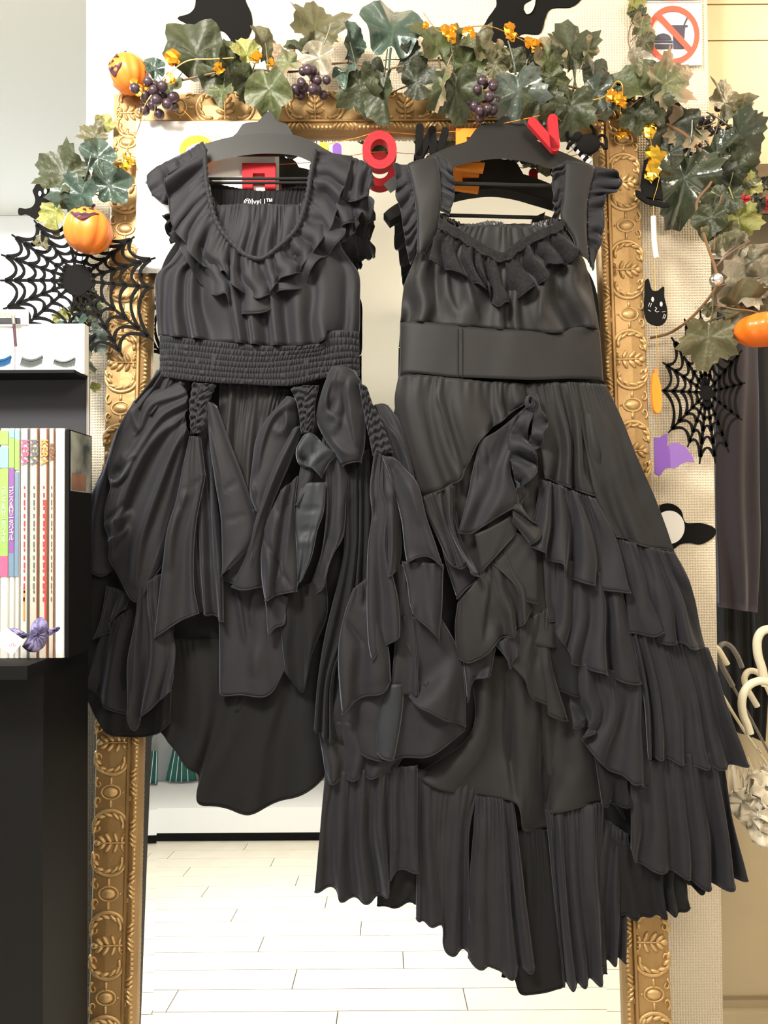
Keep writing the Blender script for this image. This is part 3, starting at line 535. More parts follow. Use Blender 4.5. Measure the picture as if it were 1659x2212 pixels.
nb = resamp(neck, 150); part('neck_binding', tube(on(nb[:, 0], nb[:, 1], .121), .0045 + .0011 * np.sin(np.arange(150) * 1.9) + .0005 * np.sin(np.arange(150) * 4.3), 9), BK, dl, 2)
q('cap_sleeve', dl, BK, [A(75, 258, 160, 200, 300, 130, 440, 42), A(78, 310, 200, 270, 330, 210, 452, 110), A(108, 385, 160, 425, 215, 445, 310, 400)], 102, folds=(5, 1, 5), tuck=4, strokes=[(A(205, 235, 215, 420), 6, -7)])
q('cap_sleeve', dl, BK, [A(1385, 138, 1500, 195, 1532, 275), A(1365, 260, 1440, 290, 1510, 330), A(1325, 400, 1420, 440, 1500, 380)], 104, folds=(4, 2, 6), tuck=4, ov=.4)
q('sleeve_frill', dl, BK, [A(1320, 370, 1400, 360, 1480, 380), A(1290, 480, 1440, 470, 1535, 430), A(1330, 590, 1410, 560, 1460, 500, 1500, 540, 1532, 480)], 98, folds=(4, 2, 7), ov=.5, tuck=2)
q('sleeve_lace', dl, m_lace, [A(1300, 520, 1430, 520), A(1330, 690, 1395, 640, 1440, 570)], 94, folds=(4, 1, 5), tuck=0)
q('sleeve_lace', dl, m_lace, [A(300, 470, 280, 560, 300, 690), A(185, 520, 210, 565, 200, 620, 222, 650, 240, 700)], 94, folds=(4, 1, 5), tuck=0)
nbt = A(480, 290, 560, 325, 700, 353, 830, 364, 950, 352, 1050, 325, 1125, 285); nbb = A(500, 400, 560, 455, 680, 492, 850, 502, 1000, 475, 1095, 425)
q('back_neckband', dl, DK, [nbt, nbb], 52, folds=(40, 1, 1), tuck=0, nu=200)
q('lining', dl, m_lin, [nbb, A(535, 600, 800, 640, 1065, 590), A(600, 780, 790, 850, 960, 740)], 58, folds=(13, 3, 7), tuck=0, hem=False, label='grey satin lining')
part('label_writing', text('@lvgi l™', .0155, face_cam(on(558, 436, .0575))), m_card, dl, False, label='small white lettering on the neckband')
part('loose_thread', tube(on(np.array([581, 582, 584, 582, 585]), np.array([440, 450, 460, 470, 478]), .068), .0004, 4, 14), m_card, dl)
# ------------------------------------------------------------------ the right dress
dr = thing('tiered_dress', 'black satin dress with broad straps, lace neckline and tiered skirt, right of the two', 'dress', on(1150, 1200, .05))
ST = m_satin
q('back_panel', dr, DK, [B(470, 575, 1130, 575), B(225, 950, 1430, 950), B(200, 1540, 1490, 1570), P(830, 1250, 1450, 1250), P(735, 1700, 1540, 1700), P(715, 1840, 1500, 1880)], 40, folds=(9, 1, 3), tuck=0, hem=False)
be = B(440, 505, 540, 545, 600, 572, 690, 567, 740, 553, 830, 560, 900, 602, 960, 607, 1020, 577, 1110, 552, 1180, 535); be2 = B(440, 560, 620, 618, 750, 622, 900, 655, 1000, 642, 1190, 590)
q('elastic_back_edge', dr, m_lin, [be, be2], 60, folds=(30, 3, 3), tuck=0, nu=260)
q('lining', dr, m_lin, [be2, B(600, 700, 850, 740, 1060, 690), B(700, 790, 850, 820, 980, 770)], 64, folds=(17, 3, 5), tuck=0, hem=False, label='grey satin lining')
wt = B(192, 1195, 260, 1205, 500, 1232, 700, 1258, 1000, 1282, 1200, 1292, 1290, 1252, 1479, 1243); wb = B(188, 1545, 230, 1530, 500, 1565, 700, 1575, 1000, 1590, 1300, 1575, 1504, 1570)
q('bodice', dr, ST, [B(430, 610, 1250, 610), B(310, 730, 1375, 770), B(262, 835, 1400, 855), B(222, 935, 1425, 935), B(205, 1050, 1450, 1050), wt], 86, folds=(12, 2, 8), bulge=20, tuck=12, tw=.03, hem=False, nu=220, strokes=[(B(480, 900, 500, 1050, 560, 1180), 14, 9, .5), (B(600, 930, 640, 1080, 690, 1220), 12, 8, .5), (B(1120, 900, 1080, 1060, 1060, 1220), 12, 9, -.5), (B(420, 830, 420, 1000, 420, 1180), 10, -8)])
q('waistband', dr, ST, [wt, B(190, 1380, 800, 1420, 1492, 1400), wb], 89, bulge=20, tuck=14, tw=.03, hem=False)
for xx in (560, 590, 1122): part('waist_seam', tube([on(*B(xx + (4 if xx > 600 else 0), y)[0], .0895 + .020 * math.sin(math.pi * (xx - 190) / 1300) ** .65) for y in np.linspace(1245 + (40 if xx > 600 else 0), 1572, 16)], .0007, 5), DK, dr)
q('strap', dr, ST, [B(235, 190, 420, 138), B(272, 330, 446, 260), B(298, 520, 446, 500), B(302, 640, 402, 655), B(298, 770, 348, 760)], 110, bulge=5, tuck=4)
q('strap', dr, ST, [B(1250, 165, 1442, 205), B(1236, 400, 1396, 400), B(1224, 530, 1388, 560), B(1298, 650, 1390, 650), B(1324, 760, 1402, 810)], 110, bulge=5, tuck=4)
q('strap_frill', dr, BK, [B(425, 120, 446, 260, 446, 490), B(520, 190, 532, 300, 532, 400, 500, 525)], 104, folds=(9, 1, 4), tuck=0, ov=.4)
q('strap_frill', dr, BK, [B(1262, 165, 1238, 400, 1200, 565), B(1166, 220, 1168, 350, 1176, 500, 1148, 575)], 104, folds=(9, 1, 4), tuck=0, ov=.4)
q('strap_frill', dr, BK, [B(242, 190, 285, 380, 300, 560, 300, 720), B(150, 188, 168, 300, 165, 400, 195, 470, 215, 600, 235, 740, 260, 835)], 102, folds=(12, 1, 5), tuck=0, ov=.4)
q('strap_frill', dr, BK, [B(1440, 205, 1395, 400, 1390, 640, 1400, 810), B(1545, 228, 1605, 285, 1570, 370, 1500, 392, 1490, 560, 1470, 700, 1420, 870)], 102, folds=(12, 1, 5), tuck=0, ov=.4)
nl = B(430, 600, 560, 668, 640, 718, 720, 768, 800, 805, 850, 815, 910, 785, 970, 735, 1100, 660, 1238, 605)
q('lace_frill', dr, m_lace, [nl, B(400, 700, 560, 780, 680, 850, 800, 920, 850, 930, 940, 880, 1040, 810, 1280, 680), B(376, 800, 430, 832, 540, 886, 640, 932, 735, 1000, 748, 955, 762, 1022, 805, 1114, 860, 1082, 950, 1046, 1060, 966, 1122, 938, 1132, 832, 1180, 838, 1300, 800, 1318, 700)], 114, folds=(15, 3, 13), ov=.9, tuck=2, hw=3)
q('lace_neckband', dr, m_lace, [B(440, 535, 520, 580, 600, 625, 700, 690, 800, 745, 850, 757, 900, 722, 960, 672, 1080, 612, 1200, 560, 1240, 535), nl], 118, folds=(16, .6, .8), tuck=0, nu=120)
# skirt
q('inner_skirt', dr, ST, [cD(600, 20, 1110, 60), cD(610, 300, 1100, 300), cD(400, 480, 620, 548, 762, 556, 800, 670, 890, 672, 900, 600, 1100, 572, 1180, 640)], 56, folds=(4, 4, 9), strokes=[(cD(742, 120, 748, 350, 765, 560), 9, -12), (cD(865, 200, 872, 400, 885, 620), 9, -12)], hem=False)
q('under_tier', dr, ST, [cC(30, 520, 300, 400, 560, 300), cC(80, 900, 610, 900), cC(150, 1350, 640, 1420)], 82, folds=(5, 3, 7), hem=False)
q('under_tier', dr, DK, [cC(550, 1280, 770, 1330), cC(560, 1480, 830, 1520), cC(590, 1640, 840, 1680)], 84, folds=(3, 3, 6))
q('bottom_frill', dr, DK, [cD(760, 670, 895, 672), cD(745, 950, 930, 950), cD(718, 1195, 765, 1217, 785, 1250, 850, 1262, 920, 1256, 950, 1238)], 54, folds=(4, 3, 6.5), hw=4, sink=10)
q('bottom_frill', dr, BK, [cD(390, 440, 520, 470, 640, 500), cD(405, 700, 600, 700), cD(405, 985, 440, 1010, 500, 1014, 507, 1100, 540, 1116, 612, 1122)], 58, folds=(6, 3, 6.5), hw=4, sink=10)
q('bottom_frill', dr, BK, [cD(1060, 600, 1190, 690), cD(1060, 900, 1180, 900), cD(1050, 1150, 1110, 1150, 1172, 1144)], 56, folds=(4, 3, 6.5), hw=4, sink=10)
q('bottom_frill', dr, BK, [cD(625, 548, 765, 556), cD(605, 850, 800, 850), cD(598, 1152, 660, 1172, 750, 1188, 838, 1165)], 66, folds=(6, 3, 6.5), ov=.3, hw=4, sink=10)
q('bottom_frill', dr, BK, [cD(883, 600, 960, 585, 1098, 570), cD(905, 850, 1090, 850), cD(945, 1238, 1000, 1235, 1050, 1216, 1112, 1210)], 68, folds=(7, 3, 6.5), ov=.3, hw=4, sink=10)
q('back_tier', dr, DK, [cD(265, 800, 430, 780), cD(262, 942, 295, 953, 330, 940, 414, 935)], 50, folds=(4, 2, 6))
q('back_tier', dr, DK, [cD(1120, 690, 1420, 800), cD(1145, 850, 1400, 870), cD(1158, 985, 1230, 985, 1270, 991, 1320, 970, 1390, 976, 1416, 960)], 62, folds=(7, 2, 6))
q('back_tier', dr, DK, [cD(1360, 780, 1480, 820), cD(1370, 820, 1400, 860, 1445, 892, 1470, 868)], 66, folds=(2, 1, 4))
q('side_tier', dr, BK, [cD(70, 460, 240, 440, 410, 430), cD(50, 700, 408, 700), cD(33, 890, 110, 884, 135, 918, 215, 921, 295, 904, 320, 825, 412, 815)], 72, folds=(9, 3, 8))
q('side_tier', dr, BK, [cD(40, 260, 420, 300), cD(70, 470, 100, 490, 170, 478, 240, 470, 335, 450)], 78, folds=(5, 2, 7))
q('tier', dr, BK, [cD(1185, 440, 1350, 390, 1530, 380), cD(1190, 640, 1572, 660), cD(1192, 730, 1206, 780, 1260, 806, 1340, 820, 1382, 830, 1440, 868, 1500, 875, 1580, 858, 1610, 838)], 80, folds=(9, 3, 9), ov=.3)
q('tier', dr, DK, [cD(1050, 330, 1210, 450), cD(1085, 572, 1150, 576, 1182, 565, 1195, 490)], 78, folds=(3, 2, 6))
q('tier', dr, BK, [cD(1195, -70, 1340, -30, 1478, 0), cD(1240, 180, 1548, 220), cD(1252, 398, 1340, 410, 1400, 432, 1500, 438, 1560, 438, 1614, 418)], 90, folds=(10, 3, 9), ov=.3)
q('tier', dr, BK, [cD(965, 40, 1240, 110), cD(975, 200, 1255, 300), cD(972, 285, 1060, 304, 1010, 326, 1065, 400, 1105, 446, 1128, 462, 1165, 468, 1195, 490, 1220, 490, 1245, 515, 1284, 522)], 92, folds=(7, 3, 9), ov=.5)
q('tier', dr, BK, [cC(555, 920, 760, 1000, 960, 1090), cC(570, 1150, 700, 1250, 1015, 1340), cC(590, 1288, 655, 1298, 620, 1345, 688, 1440, 705, 1500, 780, 1527, 840, 1537, 870, 1552, 920, 1582, 1000, 1598, 1084, 1613)], 98, folds=(8, 3, 10), ov=.5)
q('tier', dr, BK, [cC(922, 855, 1080, 902, 1234, 936), cC(975, 1100, 1340, 1160), cC(1003, 1350, 1110, 1357, 1165, 1338, 1140, 1390, 1200, 1398, 1270, 1396, 1300, 1418, 1414, 1433)], 100, folds=(7, 3, 9), ov=.5)
q('tier', dr, BK, [cC(540, 555, 640, 590, 720, 622, 832, 660), cC(515, 750, 700, 800, 930, 860), cC(468, 870, 500, 905, 560, 935, 580, 975, 645, 985, 660, 1040, 710, 1068, 760, 1085, 830, 1104, 860, 1125, 940, 1128, 1014, 1138)], 106, folds=(8, 3, 10), ov=.6)
q('flounce', dr, ST, [cC(430, 1300, 585, 1210), cC(400, 1450, 600, 1500), cD(740, 40, 800, 110, 830, 185, 895, 215, 890, 240, 962, 266)], 86, folds=(3, 3, 7))
q('flounce', dr, BK, [c6(1320, 690, 1570, 660), c6(1350, 900, 1530, 850), c6(1362, 1048, 1400, 905, 1450, 872, 1528, 856)], 80, folds=(2, 2, 6))
q('flounce', dr, ST, [cC(120, 1190, 240, 1040, 430, 830), cC(105, 1320, 300, 1170, 522, 1010), cC(118, 1482, 180, 1502, 260, 1450, 320, 1385, 400, 1355, 470, 1260, 522, 1195)], 92, folds=(7, 2, 7), strokes=[(cC(280, 1040, 250, 1250, 230, 1400), 10, 6, .5)])
q('flounce', dr, BK, [cC(310, 1400, 430, 1330), cC(330, 1430, 430, 1400), cC(345, 1440, 372, 1480, 390, 1535, 405, 1480, 430, 1440)], 94, folds=(2, 1, 5))
q('flounce', dr, ST, [cC(420, 830, 515, 880), cC(300, 985, 524, 1050), cC(298, 990, 400, 1088, 452, 1170, 522, 1196)], 97, tuck=2)
q('flounce', dr, ST, [cC(205, 840, 330, 780, 418, 720), cC(222, 930, 320, 890, 418, 800), cC(237, 1032, 300, 962, 416, 836)], 101, tuck=4)
q('flounce', dr, ST, [P(900, 1080, 985, 1043), c4(1330, 1150, 1500, 1150), c4(1430, 1370, 1490, 1436, 1570, 1420, 1592, 1470, 1662, 1500)], 104, folds=(5, 3, 9), ov=.4)
q('flounce', dr, BK, [cC(0, 740, 110, 720), cC(60, 1000, 160, 960), cC(115, 1170, 180, 1110, 230, 1075)], 94, folds=(2, 2, 5))
q('upper_skirt', dr, ST, [P(1136, 829, 1200, 828, 1262, 825), P(1150, 900, 1280, 895), P(1165, 960, 1296, 978), P(1176, 1030, 1210, 1046, 1260, 1064, 1304, 1078)], 98, folds=(5, 3, 6), bulge=4, tuck=4)
q('upper_skirt', dr, ST, [P(1235, 826, 1311, 829), P(1250, 900, 1341, 893), P(1268, 985, 1375, 981), P(1282, 1060, 1408, 1053), P(1305, 1120, 1438, 1129), P(1328, 1156, 1396, 1180, 1460, 1194)], 97, folds=(4, 2, 5), tuck=5)
q('upper_skirt', dr, ST, [P(861, 808, 920, 812, 1000, 822, 1060, 826, 1138, 829), P(853, 870, 950, 880, 1050, 880, 1139, 850), P(872, 980, 940, 970, 1030, 930, 1140, 862), P(898, 1080, 985, 1043, 1010, 1005, 1037, 950, 1085, 908, 1141, 866)], 98, folds=(9, 2, 7), bulge=6, strokes=[(P(945, 860, 990, 1000, 985, 1040), 10, 8, -.6)])
q('cascade_frill', dr, ST, [cC(415, 600, 400, 680, 395, 770), cC(470, 590, 478, 640, 445, 690, 480, 760, 532, 800, 528, 850, 488, 892)], 110, folds=(4, 2, 7), tuck=0, ov=.5)
q('overlay_flap', dr, BK, [cC(233, 356, 330, 300, 470, 180), cC(203, 480, 390, 480), cC(168, 650, 425, 640), cC(118, 830, 185, 839, 250, 796, 330, 746, 422, 692)], 110, folds=(2, 2, 6), strokes=[(cC(225, 420, 228, 560), 3, -5), (cC(265, 400, 285, 490), 3, -4)])
q('cascade_frill', dr, BK, [cC(470, 190, 400, 290, 375, 400, 420, 600), cC(500, 210, 470, 300, 490, 400, 530, 490, 470, 570, 425, 615)], 114, folds=(5, 2, 8), tuck=0, ov=.5)
q('cascade_frill', dr, BK, [cC(478, 150, 500, 230, 490, 330, 468, 400), cC(525, 125, 540, 200, 582, 268, 545, 320, 545, 385, 478, 415)], 118, folds=(4, 2, 7), tuck=0, ov=.5)
part('curled_edge', tube([on(*cC(485 + 16 * math.cos(a), 162 + 24 * math.sin(a))[0], .121) for a in np.linspace(0, 6.28, 20)], .004, 7, cap=False, flat=2.2), BK, dr)
# ------------------------------------------------------------------ hangers
def hanger(label, top, band_c, band_w, bars, hook, d, fl=None):
    t = thing('coat_hanger', label, 'hanger', on(*hook[0], d), 'black hangers on the mirror')
    p = resamp(band_c, 40); T = np.gradient(p, axis=0); T /= np.linalg.norm(T, axis=1)[:, None]; N = np.stack([-T[:, 1], T[:, 0]], -1)
    w = np.interp(np.linspace(0, 1, 40), np.linspace(0, 1, len(band_w)), band_w)[:, None]; a = p - N * w / 2; b = p + N * w / 2
    V = np.stack([on(*a.T, d + .007), on(*b.T, d + .009), on(*b.T, d - .008), on(*a.T, d - .006)], 1).reshape(-1, 3)
    part('shoulder_bar', (V, gridf(40, 4, True) + [[0, 1, 2, 3], [159, 158, 157, 156]]), m_plastic, t)
    tp = np.array(top, float); f = on(tp[:, 0], tp[:, 1], d + .003); part('neck_plate', slab(f, MN * -.007), m_plastic, t)
    for r in bars: part('trouser_bar', tube(on(np.array([r[0], r[2]]), np.array([r[1], r[3]]), d), r[4], 8), m_plastic, t)
    hk = np.array([on(*hook[0], d)] + [on(*h[:2], h[2]) for h in hook[1:]]); part('hook', tube(hk, .0024, 8, 30), m_chrome, t)
    return t
T = mk(280, 240, .3617)
hanger('black plastic hanger carrying the left dress with frilled neckline', T(830, 0, 845, 0, 880, 62, 925, 70, 950, 90, 975, 140, 1015, 175, 1100, 222, 1060, 260, 600, 260, 490, 232, 590, 172, 640, 130, 672, 80, 700, 68, 765, 64, 800, 25),
       P(322, 402, 345, 375, 390, 352, 450, 330, 515, 315, 580, 310, 645, 316, 700, 342, 750, 364, 785, 382, 798, 405), [22, 30, 36, 42, 44, 44, 44, 42, 36, 30, 26], [(440, 386, 680, 386, .0030), (440, 395, 680, 395, .0030)], [(580, 245), (580, 215, .062), (580, 196, .05), (581, 188, .02), (582, 192, -.01)], .066)
T = mk(860, 240, .2833)
hanger('black plastic hanger carrying the right dress with broad straps', T(800, 40, 840, 40, 870, 90, 960, 95, 1000, 130, 1050, 220, 1130, 260, 1090, 300, 520, 300, 440, 275, 530, 225, 590, 140, 640, 95, 740, 90),
       P(836, 408, 855, 394, 900, 372, 940, 352, 985, 336, 1030, 325, 1085, 320, 1140, 327, 1190, 342, 1240, 360, 1290, 380, 1320, 392, 1334, 404), [24, 32, 38, 44, 46, 46, 46, 44, 38, 32, 26], [(965, 396, 1200, 402, .0042)], [(1092, 255), (1092, 220, .062), (1092, 198, .05), (1093, 188, .02), (1094, 192, -.01)], .066)
# ------------------------------------------------------------------ garlands
def leafmesh(name, lobes, ser, curl, seed, mt):
    n = 40; r0 = np.random.RandomState(seed); V = [(0, .42, 0)]; c = np.array([0, .42]); R = []
    for i in range(n):
        th = 2 * math.pi * i / n; r = .30
        for (a, L, w) in lobes:
            dth = (th - math.radians(a) + math.pi) % (2 * math.pi) - math.pi; r = max(r, .30 + (L - .30) * max(0, 1 - abs(dth) / w) ** .8)
        if abs(((th - math.pi + math.pi) % (2 * math.pi)) - math.pi) < .25: r *= .75
        r *= 1 + ser * (1 if i % 2 else -1); R.append(r)
    for f in (.5, 1):
        for i in range(n):
            th = 2 * math.pi * i / n; x, y = math.sin(th) * R[i] * f, .42 + math.cos(th) * R[i] * f
            z = curl[0] * abs(x) + curl[1] * (y - .4) ** 2 + curl[2] * x * (y - .4) + .075 * f * math.sin(5 * th + seed)
            V.append((x, y, z))
    q = [[0, 1 + (i + 1) % n, 1 + i] for i in range(n)] + [[1 + i, 1 + (i + 1) % n, 1 + n + (i + 1) % n, 1 + n + i] for i in range(n)]
    st = tube([(0, .2, 0), (0, -.05, -.01), (.03, -.3, -.05)], [.018, .014, .012], 5, 6)
    return meshdata(name, join((np.array(V), q), st), mt)
MAPLE = ((0, .60, .78), (60, .56, .70), (-60, .56, .70), (122, .44, .62), (-122, .44, .62))
IVY = ((0, .56, .9), (70, .48, .9), (-70, .48, .9), (140, .36, .9), (-140, .36, .9))
OVAL = ((0, .58, 1.5), (180, .40, 1.6))
LMESH = {}
def leaf(par, px, py, d, size, ang, shape='m', col='d', tx=0, ty=0, Y=None):
    key = shape + col
    if key not in LMESH:
        sp = {'m': (MAPLE, .07, (.38, -.45, .35)), 'i': (IVY, .012, (.32, -.5, -.3)), 'o': (OVAL, .035, (.5, -.4, .15))}[shape]
        LMESH[key] = leafmesh('leaf', sp[0], sp[1], sp[2], len(LMESH) + 3, LM[col])
    p = at(px, py, Y) if Y else on(px, py, (d + 8) / 1000.); dist = (p - CAM)[1]; k = size / F * dist * 1.08
    M = Matrix.Translation(Vector(p.tolist())) @ Matrix.Rotation(math.pi / 2, 4, 'X') @ Matrix.Rotation(-math.radians(ang), 4, 'Z') @ Matrix.Rotation(math.radians(tx), 4, 'X') @ Matrix.Rotation(math.radians(ty), 4, 'Y') @ Matrix.Scale(k, 4) @ Matrix.Translation((0, -.42, 0))
    return inst('leaf', LMESH[key], par, M)
def vine(par, pts, r=.0018, name='vine', m=None, n=40):
    p = np.array([on(x, y, d / 1000.) if d < 1000 else at(x, y, d / 1000.) for x, y, d in pts]); return part(name, tube(p, r, 6, n), m or m_stem, par)
bm_b = {}
def grapes(par, px, py, d, n, r, rad, seed, m, squash=.8):
    rr = random.Random(seed); c = on(px, py, d / 1000.); e = bpy.data.objects.new('grape_cluster', _mesh('grape_stalk', tube([c + np.array([.004, .01, .03]), c + np.array([0, 0, .0]), c + np.array([-.002, -.002, -.03])], [.0014, .001], 5, 8), ORG[par.name])); COL.objects.link(e); e.parent = par; ORG[e.name] = ORG[par.name]; finish(e, m_stem, True)
    if m.name not in bm_b: bm_b[m.name] = meshdata('berry', ball((0, 0, 0), 1, 12, 8), m)
    pts = []
    for k in range(n):
        for _ in range(60):
            x, z, y = rr.uniform(-1, 1), rr.uniform(-1, 1), rr.uniform(-.6, .6)
            if x * x + z * z / (squash ** 2) < 1 and all((x - a) ** 2 + (z - b) ** 2 + (y - f) ** 2 > (1.55 * r / rad) ** 2 for a, b, f in pts): break
        pts.append((x, z, y)); s = r * rr.uniform(.85, 1.1) / F * 1.5; p = c + np.array([x, y, z]) * rad / F * 1.5
        inst('berry', bm_b[m.name], e, Matrix.Translation(Vector(p.tolist())) @ Matrix.Scale(s, 4))
g = thing('grape_leaf_garland', 'artificial grape leaf garland with purple grapes draped over the top of the gilt frame', 'garland', on(830, 190, .05))
vine(g, [(330, 190, 55), (430, 165, 60), (520, 150, 55), (640, 155, 60), (740, 135, 60), (830, 150, 62), (930, 130, 60), (1040, 140, 62), (1150, 160, 60), (1240, 190, 60), (1330, 205, 55), (1400, 235, 50), (1460, 275, 1560)], .0022)
for a in ((425, 118, 40, 150, -38, 'i', 'd', 15, 10), (465, 150, 46, 110, 120, 'i', 'd', -20, 15), (480, 195, 62, 62, 185, 'i', 'g', 20, 10), (533, 118, 64, 66, -20, 'm', 'y', 10, 25), (568, 103, 56, 86, -12, 'o', 'o', 5, 50),
          (582, 192, 82, 118, 178, 'i', 'g', -15, 12), (540, 170, 70, 80, 205, 'm', 'd', -20, -30), (624, 136, 70, 74, 250, 'm', 'p', 10, 15), (680, 62, 60, 128, 8, 'm', 'o', -12, 18), (660, 110, 52, 80, -60, 'm', 'd', 0, 40), (690, 124, 78, 92, 205, 'i', 'w', -20, 15),
          (334, 150, 55, 56, -30, 'i', 't', 10, 20), (375, 185, 66, 70, 200, 'i', 'g', 20, 25), (492, 140, 72, 86, 10, 'o', 'd', 10, 50), (848, 72, 66, 160, 6, 'i', 't', -10, 8), (757, 100, 66, 82, 8, 'o', 't', 15, 50), (748, 155, 74, 66, 195, 'i', 't', 25, 30),
          (778, 182, 74, 108, 165, 'm', 'd', -20, 32), (827, 195, 84, 112, 186, 'o', 'd', -10, 42), (800, 165, 60, 80, 120, 'i', 'k', 10, 20), (900, 178, 72, 92, 80, 'i', 'k', 20, 10), (905, 140, 66, 60, 195, 'o', 'g', 10, 55), (880, 130, 56, 70, 100, 'm', 'k', 10, 20), (943, 100, 74, 122, -8, 'm', 'g', -10, 22),
          (953, 182, 86, 92, 200, 'm', 'p', -15, 50), (985, 190, 82, 122, 172, 'm', 'd', -20, 15), (1005, 140, 66, 96, 70, 'm', 'g', 10, 20), (1037, 105, 70, 86, -40, 'm', 'o', 5, 20), (1068, 142, 76, 62, 100, 'i', 'o', 20, 20), (1079, 112, 84, 48, 10, 'i', 'p', 10, 40), (1110, 133, 72, 68, -30, 'i', 'd', 10, 10), (1120, 195, 82, 128, 165, 'm', 'b', -20, 20), (1160, 140, 60, 64, 60, 'i', 'k', 5, 20),
          (1184, 128, 78, 84, -10, 'i', 'p', 15, 15), (1187, 167, 74, 70, 110, 'm', 'g', 10, 20), (1233, 118, 72, 122, -12, 'm', 'd', 8, 18), (1268, 112, 80, 58, 20, 'o', 'p', 10, 45), (1285, 168, 72, 76, 30, 'i', 'k', 10, 10), (1166, 212, 84, 98, 160, 'm', 'd', -20, 10), (1195, 225, 80, 80, 220, 'i', 'k', -20, 20), (1233, 228, 88, 116, 186, 'm', 'd', -18, 15), (1289, 200, 70, 86, 100, 'i', 'b', 10, 30), (1310, 215, 66, 70, 190, 'm', 'd', 0, 20),
          (1380, 190, 66, 110, -60, 'm', 'g', 5, 15), (1394, 158, 62, 66, -20, 'i', 'g', 10, 10), (1436, 182, 76, 116, 60, 'm', 'p', 0, 15), (1373, 245, 60, 74, 170, 'm', 'd', -10, 15), (1350, 200, 56, 60, 10, 'i', 'd', 0, 0), (1405, 225, 60, 80, 150, 'm', 'd', 0, 20)): leaf(g, *a)
grapes(g, 337, 213, 78, 18, 11, 42, 3, m_berry); grapes(g, 669, 178, 88, 14, 10.5, 38, 5, m_berry); grapes(g, 1058, 208, 96, 15, 11, 40, 9, m_berry, 1.1)
g2 = thing('hanging_leaf_garland', 'artificial vine of glossy grape leaves hanging down the right edge of the cream wall', 'garland', at(1500, 300, 1.52))
vine(g2, [(1440, 268, 1540), (1490, 300, 1530), (1540, 380, 1520), (1505, 440, 1520), (1525, 520, 1510), (1545, 580, 1500), (1547, 620, 1500), (1500, 680, 1540), (1450, 718, 1580), (1405, 730, 1590)], .0032)
vine(g2, [(1547, 575, 1500), (1580, 545, 1490), (1620, 520, 1480)], .0018, 'twig'); vine(g2, [(1543, 540, 1505), (1547, 470, 1500), (1560, 420, 1490)], .0018, 'twig'); vine(g2, [(1547, 620, 1500), (1590, 608, 1490), (1640, 600, 1480)], .002, 'twig'); vine(g2, [(1520, 668, 1520), (1545, 660, 1500), (1590, 668, 1480)], .0014, 'twig'); vine(g2, [(1590, 668, 1480), (1625, 672, 1465), (1652, 684, 1460)], .0014, 'twig')
for a in ((1446, 272, 122, 160, 'i', 'k', 10, 15), (1488, 282, 96, 250, 'm', 'p', 10, 10), (1565, 222, 106, 20, 'm', 'o', -10, 15), (1598, 240, 66, 55, 'm', 'p', 0, 35), (1597, 292, 116, 120, 'm', 's', -15, 10), (1547, 338, 120, 140, 'm', 's', -10, 12), (1478, 385, 170, 185, 'm', 's', -18, 8), (1440, 335, 90, 215, 'i', 'k', -5, 20), (1532, 395, 66, 190, 'o', 'w', 0, 45), (1590, 372, 90, 120, 'm', 'd', 10, 20), (1620, 400, 50, 60, 'm', 'y', 5, 10), (1555, 385, 96, 180, 'm', 'k', -10, 20),
          (1535, 470, 84, 190, 'i', 'd', -15, 30), (1594, 474, 92, 160, 'm', 'y', -15, 22), (1566, 428, 80, 200, 'm', 'd', 0, 20), (1589, 527, 72, 185, 'o', 'w', -10, 25), (1560, 500, 84, 190, 'i', 'o', 0, 35), (1626, 563, 92, 130, 'i', 'w', 0, 20), (1613, 612, 120, 240, 'm', 'w', 15, 5), (1646, 602, 96, 70, 'm', 'w', 0, 15), (1602, 672, 140, 75, 'i', 'o', 15, 15), (1648, 655, 90, 110, 'm', 'o', 0, 10), (1530, 728, 118, 186, 'm', 'o', -10, 18), (1528, 668, 36, 100, 'i', 'o', 0, 20)):
    leaf(g2, a[0], a[1], 0, a[2], a[3], a[4], a[5], a[6], a[7], Y=1.50 if a[1] > 400 else 1.54)
grapes(g2, 1553, 272, -20, 14, 11, 44, 13, m_berryd); grapes(g2, 1512, 352, 10, 26, 4.5, 32, 17, m_berryd, 1.3)
vn = thing('curling_vine', 'thin curling vine sprig beside the no food or drink sign', 'vine', at(1370, 60, 1.6))
for pts in ([(1366, -20), (1372, 30), (1358, 70), (1362, 110), (1385, 140)], [(1360, 60), (1375, 40), (1400, 30)], [(1362, 90), (1380, 70), (1392, 50)]): part('stem', tube(np.array([at(x, y, 1.595) for x, y in pts]), .0012, 5, 20), m_stem, vn)
for a in ((1385, 60, 62, 30, 'i', 'p'), (1393, 88, 46, 150, 'i', 'o'), (1369, 12, 50, 10, 'm', 'y'), (1376, 25, 44, 190, 'i', 'd'), (1372, 115, 40, 190, 'o', 'w')): leaf(vn, a[0], a[1], 0, a[2], a[3], a[4], a[5], 5, 20, Y=1.592)
g3 = thing('side_leaf_garland', 'teal and olive artificial leaves on a vine at the left edge of the frame', 'garland', on(190, 420, .05))
vine(g3, [(215, 270, 30), (208, 340, 40), (190, 420, 50), (170, 520, 50), (160, 600, 45), (172, 700, 40), (182, 780, 35), (186, 830, 25)], .002)
